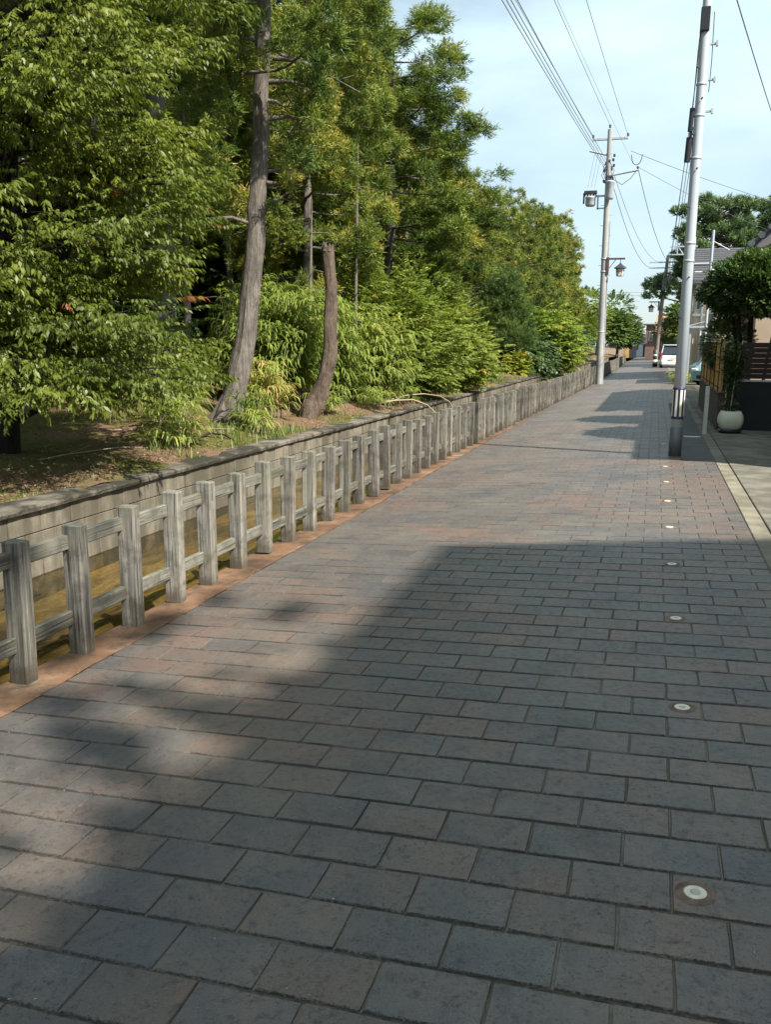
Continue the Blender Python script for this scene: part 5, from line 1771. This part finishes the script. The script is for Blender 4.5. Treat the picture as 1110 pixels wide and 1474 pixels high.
# clipped evergreen tree with several stems
def clipped(label, base, rx, ry, zc_, rz, seed, nsp=5200, sc=1.0, n_stem=7):
    g = np.random.default_rng(seed)
    t = thing('clipped_tree', label, 'tree', base)
    tb = MB()
    for k in range(n_stem):
        a = g.uniform(0, 6.28); r0 = .25*g.random(); r1 = rx*g.uniform(.2, .75)
        tb = MB().tube([(r0*math.cos(a)*2, r0*math.sin(a), -.1), (r1*.6*math.cos(a), r1*.5*math.sin(a), zc_*.5), (r1*math.cos(a), r1*.8*math.sin(a), zc_)], [.04, .032, .02], 7, jit=.06)
        tb.obj('trunk', M['bark_dark'], t)
    c = rdir(nsp, g)
    bump_ = 1+.10*np.sin(c[:, 0]*5+1)*np.sin(c[:, 1]*6)+.07*np.sin(c[:, 2]*9+c[:, 0]*4)
    rr = g.uniform(.80, 1.02, nsp)*bump_
    zz = c[:, 2]*rr*rz
    zz = np.where(zz < -.45*rz, -.45*rz-.15*g.random(nsp)*rz, zz)
    L = np.stack([c[:, 0]*rr*rx, c[:, 1]*rr*ry, zc_+zz], 1)
    D = c+g.normal(size=(nsp, 3))*.45
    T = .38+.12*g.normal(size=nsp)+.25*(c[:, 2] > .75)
    Vv, Ff, Tt = scatter(SPR_HEDGE, g.integers(0, 4, nsp), frames(D, spin=g.uniform(0, 6.28, nsp)), L, sc*g.uniform(.8, 1.25, nsp), T)
    link('crown', np_mesh('crown', Vv, Ff, M['lf_hedge'], Tt), t)
    return t


clipped('round-headed clipped evergreen tree with several thin trunks behind the slat fence', (1.88, 18.9, .05), .93, .95, 2.66, .62, 310)
g = np.random.default_rng(320)
# leafy shrub between the tree stems and the screen
t = thing('garden_shrub', 'leafy shrub peeping over the near end of the bamboo screen', 'shrub', (1.42, 19.6, .3))
nsp = 900
c = rdir(nsp, g); L = np.stack([c[:, 0]*.38, c[:, 1]*.8, 1.35+c[:, 2]*.42], 1)*1.0
Vv, Ff, Tt = scatter(SPR_HEDGE, g.integers(0, 4, nsp), frames(c), L, g.uniform(.8, 1.2, nsp), .55+g.normal(size=nsp)*.15)
link('foliage', np_mesh('foliage', Vv, Ff, M['lf_hedge'], Tt), t)
MB().tube([(0, 0, -.3), (0, 0, 1.3)], .03, 6).obj('stem', M['bark_dark'], t)
bamboo('small clump of pale grass at the lane\'s right edge beyond the near pole', (1.05, 38.5, .04), .35, .5, .45, 26, 140, .75, 'grass_clump', None, .9)


# ---------------------------------------------------------------- houses
def tiled_roof(parent, ax, bx, y0, y1, zr, ze, n_rows, mat, tile_w=.27, rolls=True, name='roof'):
    """one roof slope from eave x=ax,z=ze to ridge x=bx,z=zr running y0..y1, with rolled tile courses"""
    b = MB()
    b.add([(ax, y0, ze), (bx, y0, zr), (bx, y1, zr), (ax, y1, ze), (ax, y0, ze-.10), (bx, y0, zr-.10), (bx, y1, zr-.10), (ax, y1, ze-.10)],
          [(0, 1, 2, 3), (4, 7, 6, 5), (0, 4, 5, 1), (1, 5, 6, 2), (2, 6, 7, 3), (3, 7, 4, 0)])
    r_ = b.obj(name, mat, parent)
    t_ = MB()
    n = int((y1-y0)/tile_w)
    for i in range(n+1):
        y = y0+i*tile_w
        t_.tube([(ax-.02*(1 if bx > ax else -1), y, ze+.03), (bx, y, zr+.03)], .045, 6)
    for k in range(n_rows+1):
        u = k/n_rows
        x = ax+(bx-ax)*u; z = ze+(zr-ze)*u
        t_.box((x-.02, y0, z+.0), (x+.02, y1, z+.035))
    q = t_.obj('tile_courses', mat, r_); q['kind'] = 'stuff'
    return r_


def win(parent, lo, hi, face='y', panes=2, name='window'):
    """window standing proud of a wall; box given by lo/hi"""
    w = MB().box(lo, hi, 0, .01).obj(name, M['frame'], parent)
    ax_ = 0 if face == 'y' else 1
    for k in range(panes):
        a = list(lo); c = list(hi)
        d = (hi[ax_]-lo[ax_])/panes
        a[ax_] = lo[ax_]+d*k+.05; c[ax_] = lo[ax_]+d*(k+1)-.05
        a[2] += .06; c[2] -= .06
        oth = 1 if face == 'y' else 0
        a[oth] -= .012; c[oth] += .012
        MB().box(tuple(a), tuple(c)).obj('pane', M['window'], w)
    return w


# right-hand gabled house (tiled gable verge, tan wall)
H1 = thing('house', 'tan rendered house with a grey tiled gable roof at the right edge of the view', 'house', (0, 0, 0))
yg = 21.2
b = MB()
xe, xr = 1.56, 4.9
ze, zr = 3.50, 6.45
sl = (zr-ze)/(xr-xe)
b.prism([(2.12, -.1), (8.2, -.1), (8.2, ze+.25), (xr, zr-.15), (2.12, ze+sl*.5-.12)], yg+.35, yg+9)
b.obj('wall', M['beige_dim'], H1)
for (xa, xb) in ((xe, xr), (9.6-xe+.2, xr)):
    tiled_roof(H1, xa, xb, yg, yg+9.6, zr, ze, 12, M['tile'])
# verge tiles along the gable edge
vt = MB().tube([(0, -.06, 0), (0, .12, 0)], .075, 8).mesh('verge_tile', M['tile'])
nv = 17
for k in range(nv):
    u = (k+.5)/nv
    link('verge_tile', vt, H1, (xe+(xr-xe)*u, yg-.02, ze+(zr-ze)*u+.07), (0, 0, 0))
MB().add([(xe, yg-.03, ze-.28), (xr, yg-.03, zr-.28), (xr, yg-.03, zr-.08), (xe, yg-.03, ze-.08), (xe, yg+.03, ze-.28), (xr, yg+.03, zr-.28), (xr, yg+.03, zr-.08), (xe, yg+.03, ze-.08)],
         [(0, 1, 2, 3), (4, 7, 6, 5), (0, 4, 5, 1), (1, 5, 6, 2), (2, 6, 7, 3), (3, 7, 4, 0)]).obj('barge_board', M['roof_trim'], H1)
MB().box((2.55, yg-.1, 3.75), (3.1, yg+.3, 3.95), 0, .01).obj('beam_end', M['roof_trim'], H1)
win(H1, (4.2, yg+.30, 1.2), (5.6, yg+.36, 2.3))

# two-storey beige house beyond the parking, with carport awning
H2 = thing('house', 'beige two-storey house with dark slate roof behind the near pole', 'house', (0, 0, 0))
MB().box((1.62, 44, -.1), (8.5, 54, 4.6)).obj('wall', M['beige'], H2)
MB().box((2.25, 42.5, -.1), (8.5, 43.99, 2.45)).obj('porch_wall', M['beige'], H2)
MB().box((1.54, 43.9, 2.98), (8.5, 43.99, 3.10)).obj('belt_course', M['far_white'], H2)
MB().tube([(1.94, 43.9, 0), (1.94, 43.9, 4.5)], .05, 8).obj('downpipe', M['far_white'], H2)
b = MB().prism([(42.9, 4.55), (49, 6.55), (55.1, 4.55), (55.1, 4.42), (42.9, 4.42)], 1.45, 8.9, 0, 'x')
rf = b.obj('roof', M['tile'], H2)
b = MB()
for k in range(14):
    u = k/14
    b.box((1.42, 42.9+6.1*u, 4.56+2.0*u), (8.92, 42.9+6.1*u+.08, 4.60+2.0*u))
q = b.obj('slate_course', M['roof_trim'], rf); q['kind'] = 'stuff'
for u in (.16, .42):
    MB().box((1.5, 42.9+6.1*u, 4.66+2.0*u), (8.8, 42.9+6.1*u+.05, 4.70+2.0*u)).obj('snow_guard', M['white'], rf)
win(H2, (1.60, 45.2, 3.2), (1.64, 46.6, 4.2), 'x')
win(H2, (1.66, 43.93, 3.25), (1.88, 44.0, 4.25), 'y', 1)
win(H2, (3.2, 43.93, 1.0), (4.8, 44.0, 2.2))
t = thing('carport', 'carport with pale curved canopy in front of the beige two-storey house', 'carport', (0, 0, 0))
b = MB(); v = []; f = []
for i in range(9):
    u = i/8; x = 1.25+2.2*u; z = 2.42+.38*math.sin(u*PI*.5)
    v += [(x, 38.6, z), (x, 43.0, z), (x, 38.6, z+.03), (x, 43.0, z+.03)]
for i in range(8):
    k = 4*i
    f += [(k, k+4, k+5, k+1), (k+2, k+3, k+7, k+6), (k, k+2, k+6, k+4), (k+1, k+5, k+7, k+3)]
b.add(v, f); b.obj('canopy', M['cover'], t)
b = MB().box((1.22, 38.55, 2.34), (3.5, 38.62, 2.42)); b.obj('beam', M['galv'], t)
for x in (1.32, 3.4):
    for y in (38.7, 42.8):
        MB().box((x-.04, y-.04, 0), (x+.04, y+.04, 2.42)).obj('post', M['galv'], t)
t = thing('shed', 'dark shed beside the beige house behind the teal car', 'shed', (0, 0, 0))
MB().box((1.30, 47, 0), (1.55, 53, 2.0)).box((1.28, 46.9, 2.0), (1.58, 53.1, 2.08)).obj('wall', M['far_grey'], t)

# orange-roofed house and white building at the end
H3 = thing('house', 'orange-roofed brick house at the end of the lane, right side', 'house', (0, 0, 0))
MB().box((-1.1, 106, -.1), (9, 118, 3.1)).obj('wall', M['brick_red'], H3)
b = MB().prism([(104.6, 2.95), (112, 5.3), (119.4, 2.95), (119.4, 2.8), (104.6, 2.8)], -.2, 10, 0, 'x'); b.obj('roof', M['orange_roof'], H3)
MB().box((-1.25, 105.2, 0), (-.2, 105.99, 3.9)).obj('tower', M['brick_red'], H3)
MB().box((-1.6, 104.9, 3.92), (.1, 106.6, 4.05)).obj('porch_roof', M['roof_trim'], H3)
win(H3, (.5, 105.93, 1.6), (2.2, 106.0, 2.7)); win(H3, (2.9, 105.93, 1.6), (4.4, 106.0, 2.7)); win(H3, (-.9, 105.13, 2.1), (-.5, 105.2, 3.2), 'y', 1)
H4 = thing('house', 'white building with grey roof closing the end of the lane', 'house', (0, 0, 0))
MB().box((-4.6, 138, -.2), (-1.0, 150, 2.9)).obj('wall', M['far_white'], H4)
b = MB().prism([(137.3, 2.85), (144, 4.6), (150.7, 2.85), (150.7, 2.7), (137.3, 2.7)], -5.2, -.6, 0, 'x'); b.obj('roof', M['far_grey'], H4)
win(H4, (-3.4, 137.93, .9), (-2.6, 138.0, 1.7), 'y', 1)
MB().box((-1.9, 137.9, 0), (-1.2, 138.0, 1.8)).obj('door', M['dark_metal'], H4)
t = thing('house', 'grey low house front between the white building and the orange roof', 'house', (0, 0, 0))
MB().box((-.95, 133, -.1), (3, 140, 3.2)).obj('wall', M['far_grey'], t)
b = MB().prism([(132.4, 3.15), (136.5, 4.4), (140.6, 3.15), (140.6, 3.05), (132.4, 3.05)], -1.3, 3.4, 0, 'x'); b.obj('roof', M['tile'], t)
win(t, (-.7, 132.93, .5), (.3, 133.0, 1.8))
t = thing('gate', 'dark gate leaf beside a tan gatepost at the end of the fence', 'gate', (-3.55, 126, -.1))
MB().box((0, 0, 0), (.95, .08, 1.75)).obj('gate_leaf', M['dark_metal'], t)
MB().box((-.62, -.1, 0), (-.02, .2, 1.5)).obj('gatepost', M['bamboo_pole'], t)
MB().box((-4.2, -.05, 0), (-.64, .15, 1.3)).obj('side_wall', M['beige_dim'], t)

# ---------------------------------------------------------------- vehicles
def wheel(parent, x, y, r_, w, sgn):
    o = MB().tube([(x-sgn*w/2, y, r_), (x+sgn*w/2, y, r_)], r_, 20).obj('wheel', M['tyre'], parent)
    MB().tube([(x+sgn*(w/2-.01), y, r_), (x+sgn*(w/2+.012), y, r_)], r_*.62, 14).obj('rim', M['rim'], o)


def loft(sections, mat, name, parent, matg=None):
    """sections: list of (y, [(x,z)...]) rings -> skin"""
    b = MB(); v = []; f = []
    n = len(sections[0][1])
    for y, ring in sections:
        v += [(x, y, z) for x, z in ring]
    for k in range(len(sections)-1):
        for i in range(n):
            f.append((k*n+i, k*n+(i+1) % n, (k+1)*n+(i+1) % n, (k+1)*n+i))
    f += [tuple(range(n)), tuple((len(sections)-1)*n+i for i in range(n))]
    b.add(v, f, 0, False)
    return b.obj(name, mat, parent)


def car(label, loc, rot, body, L, W_, H_, hood, name='car', cat='car', van=False, front=True):
    """car pointing along -y (its front at y=0)"""
    t = thing(name, label, cat, loc, rot)
    hw = W_/2
    def ring(zt, w0, w1, z0=.22):
        return [(-w0+.08, z0), (-w0, z0+.12), (-w0, zt*.62), (-w1, zt-.05), (-w1+.08, zt), (w1-.08, zt), (w1, zt-.05), (w0, zt*.62), (w0, z0+.12), (w0-.08, z0)]
    beltz = hood
    secs = [(0, ring(beltz-.28, hw-.14, hw-.2)), (.12, ring(beltz-.16, hw-.04, hw-.1)), (.45, ring(beltz-.06, hw, hw-.05)), (1.0, ring(beltz, hw, hw-.05)),
            (L-.9, ring(beltz+.06, hw, hw-.05)), (L-.12, ring(beltz+.06, hw-.02, hw-.08)), (L, ring(beltz-.04, hw-.1, hw-.15))]
    bd = loft(secs, body, 'body', t)
    bz = beltz-.02
    if van:
        gs = [(.55, bz), (1.35, H_-.12), (1.7, H_), (L-.35, H_-.02), (L-.12, H_-.14), (L-.03, bz+.02)]
    else:
        gs = [(.95, bz), (1.65, H_-.08), (2.1, H_), (L-1.1, H_-.03), (L-.55, H_-.18), (L-.12, bz+.05)]
    b = MB(); v = []
    for (y, z) in gs:
        k = (z-bz)/(H_-bz)
        w = hw-.06-.15*k
        v += [(-w, y, z), (w, y, z)]
    f = []
    n = len(gs)
    for i in range(n-1):
        f.append((2*i, 2*i+1, 2*i+3, 2*i+2))
    f.append(tuple(2*i for i in range(n))); f.append(tuple(2*i+1 for i in reversed(range(n)))); f.append((0, 2*n-2, 2*n-1, 1))
    b.add(v, f)
    b.obj('cabin', M['car_glass'], t)
    # roof skin and pillars
    b = MB()
    w = hw-.20
    b.box((-w, gs[2][0]-.25, H_-.035), (w, gs[3][0]+.2, H_+.015), 0, .02)
    for sx_ in (-1, 1):
        for i in (0, 1, 2, 3, 4):
            (ya, za_), (yb, zb2) = gs[i], gs[i+1]
            wa = hw-.055-.15*(za_-bz)/(H_-bz); wb = hw-.055-.15*(zb2-bz)/(H_-bz)
            b.tube([(sx_*wa, ya, za_), (sx_*wb, yb, zb2)], .035, 6)
        for yy_ in (L*.42, L*.66):
            b.tube([(sx_*(hw-.055), yy_, bz), (sx_*(hw-.2), yy_, H_-.03)], .035, 6)
    b.obj('roof', body, t)
    for sx_ in (-1, 1):
        wheel(t, sx_*(hw-.1), .75, .31, .2, sx_); wheel(t, sx_*(hw-.1), L-.75, .31, .2, sx_)
        hl = MB().box((min(sx_*(hw-.38), sx_*(hw-.08)), -.0, beltz-.34), (max(sx_*(hw-.38), sx_*(hw-.08)), .26, beltz-.18), 0, .04).obj('headlight', M['clear_lens'], t)
        if van:
            MB().box((min(sx_*(hw-.12), sx_*(hw-.03)), L-.12, beltz-.12), (max(sx_*(hw-.12), sx_*(hw-.03)), L+.02, beltz+.18), 0, .02).obj('taillight', M['red_lens'], t)
        else:
            MB().box((min(sx_*(hw-.34), sx_*(hw-.1)), L-.12, beltz-.2), (max(sx_*(hw-.34), sx_*(hw-.1)), L+.02, beltz-.02), 0, .02).obj('taillight', M['red_lens'], t)
        mx = sx_*(hw+.09)
        MB().box((mx-.08, 1.35, beltz+.02), (mx+.08, 1.47, beltz+.18), 0, .03).obj('mirror', body, t)
    MB().box((-.45, -.035, .3), (.45, .06, .44), 0, .02).obj('grille', M['black'], t)
    MB().box((-hw+.12, L-.02, .24), (hw-.12, L+.06, .5), 0, .04).obj('bumper', body, t)
    MB().box((-.17, L+.055, .56), (.17, L+.075, .73)).obj('number_plate', M['plate'], t)
    if van:
        b = MB().add([(-hw+.2, L-.015, bz+.10), (hw-.2, L-.015, bz+.10), (hw-.28, L-.10, H_-.18), (-hw+.28, L-.10, H_-.18)], [(0, 1, 2, 3)])
        b.obj('rear_window', M['car_glass'], t)
        MB().box((-.5, L-.16, H_-.04), (.5, L-.02, H_+.02), 0, .01).obj('spoiler', body, t)
    return t


# van seen from behind: its front points away (+y)
v_ = car('white van parked nose away beside the brown pole, rear window and red lights showing', (1.12, 70.4, 0), PI, M['car_white'], 4.3, 1.62, 1.66, .92, 'parked_van', 'van', True)
car('teal compact car parked nose toward the lane behind the bamboo screen', (1.95, 36.2, .04), R(-38), M['car_teal'], 3.9, 1.66, 1.42, .88, 'parked_car')
c2 = car('pale silver-blue car parked behind the teal one under the carport', (2.05, 39.6, .04), R(-30), M['car_silver'], 4.0, 1.66, 1.50, .92, 'parked_car')
t = thing('wheel_stop', 'long low concrete kerb edging in front of the teal car', 'kerb', (1.06, 33.6, .04))
MB().box((0, 0, 0), (2.0, .25, .14), 0, .02).obj('edging', M['slab'], t)

# ---------------------------------------------------------------- buildings beside and behind the camera that shade the lane
H5 = thing('house', 'tall house beside the camera whose eave shades the near paving', 'house', (0, 0, 0))
MB().box((7.6, -12, -.1), (17, 1.7, 10.4)).obj('wall', M['beige'], H5)
b = MB().prism([(7.0, 10.5), (12.3, 12.6), (17.6, 10.5), (17.6, 10.36), (7.0, 10.36)], -12.6, 2.25); b.obj('roof', M['tile'], H5)
win(H5, (7.55, -1.5, 3.4), (7.61, .2, 4.6), 'x')
t = thing('shade_garage', 'unseen flat-roofed block added beyond the driveway to shade the lane and slats', 'shade_garage', (0, 0, 0))
MB().box((2.75, 11.5, -.1), (8, 17.2, 3.35)).obj('wall', M['beige_dim'], t)  # added out of view; length and height set to shade lane and slats
MB().box((2.62, 11.35, 3.36), (8.1, 17.3, 3.5)).obj('roof', M['roof_trim'], t)
clipped('tall clipped evergreen rising behind the added flat-roofed block', (3.9, 14.8, .05), 1.0, 1.2, 4.3, 1.0, 311, 3000, 1.4, 3)
ball_tree('broadleaf_tree', 'loose tree beside the near house that dapples the lane', (5.2, -2.5, 0), 15.0, 2.6, 400, M['lf_far'], 330, .7, lobes=16)
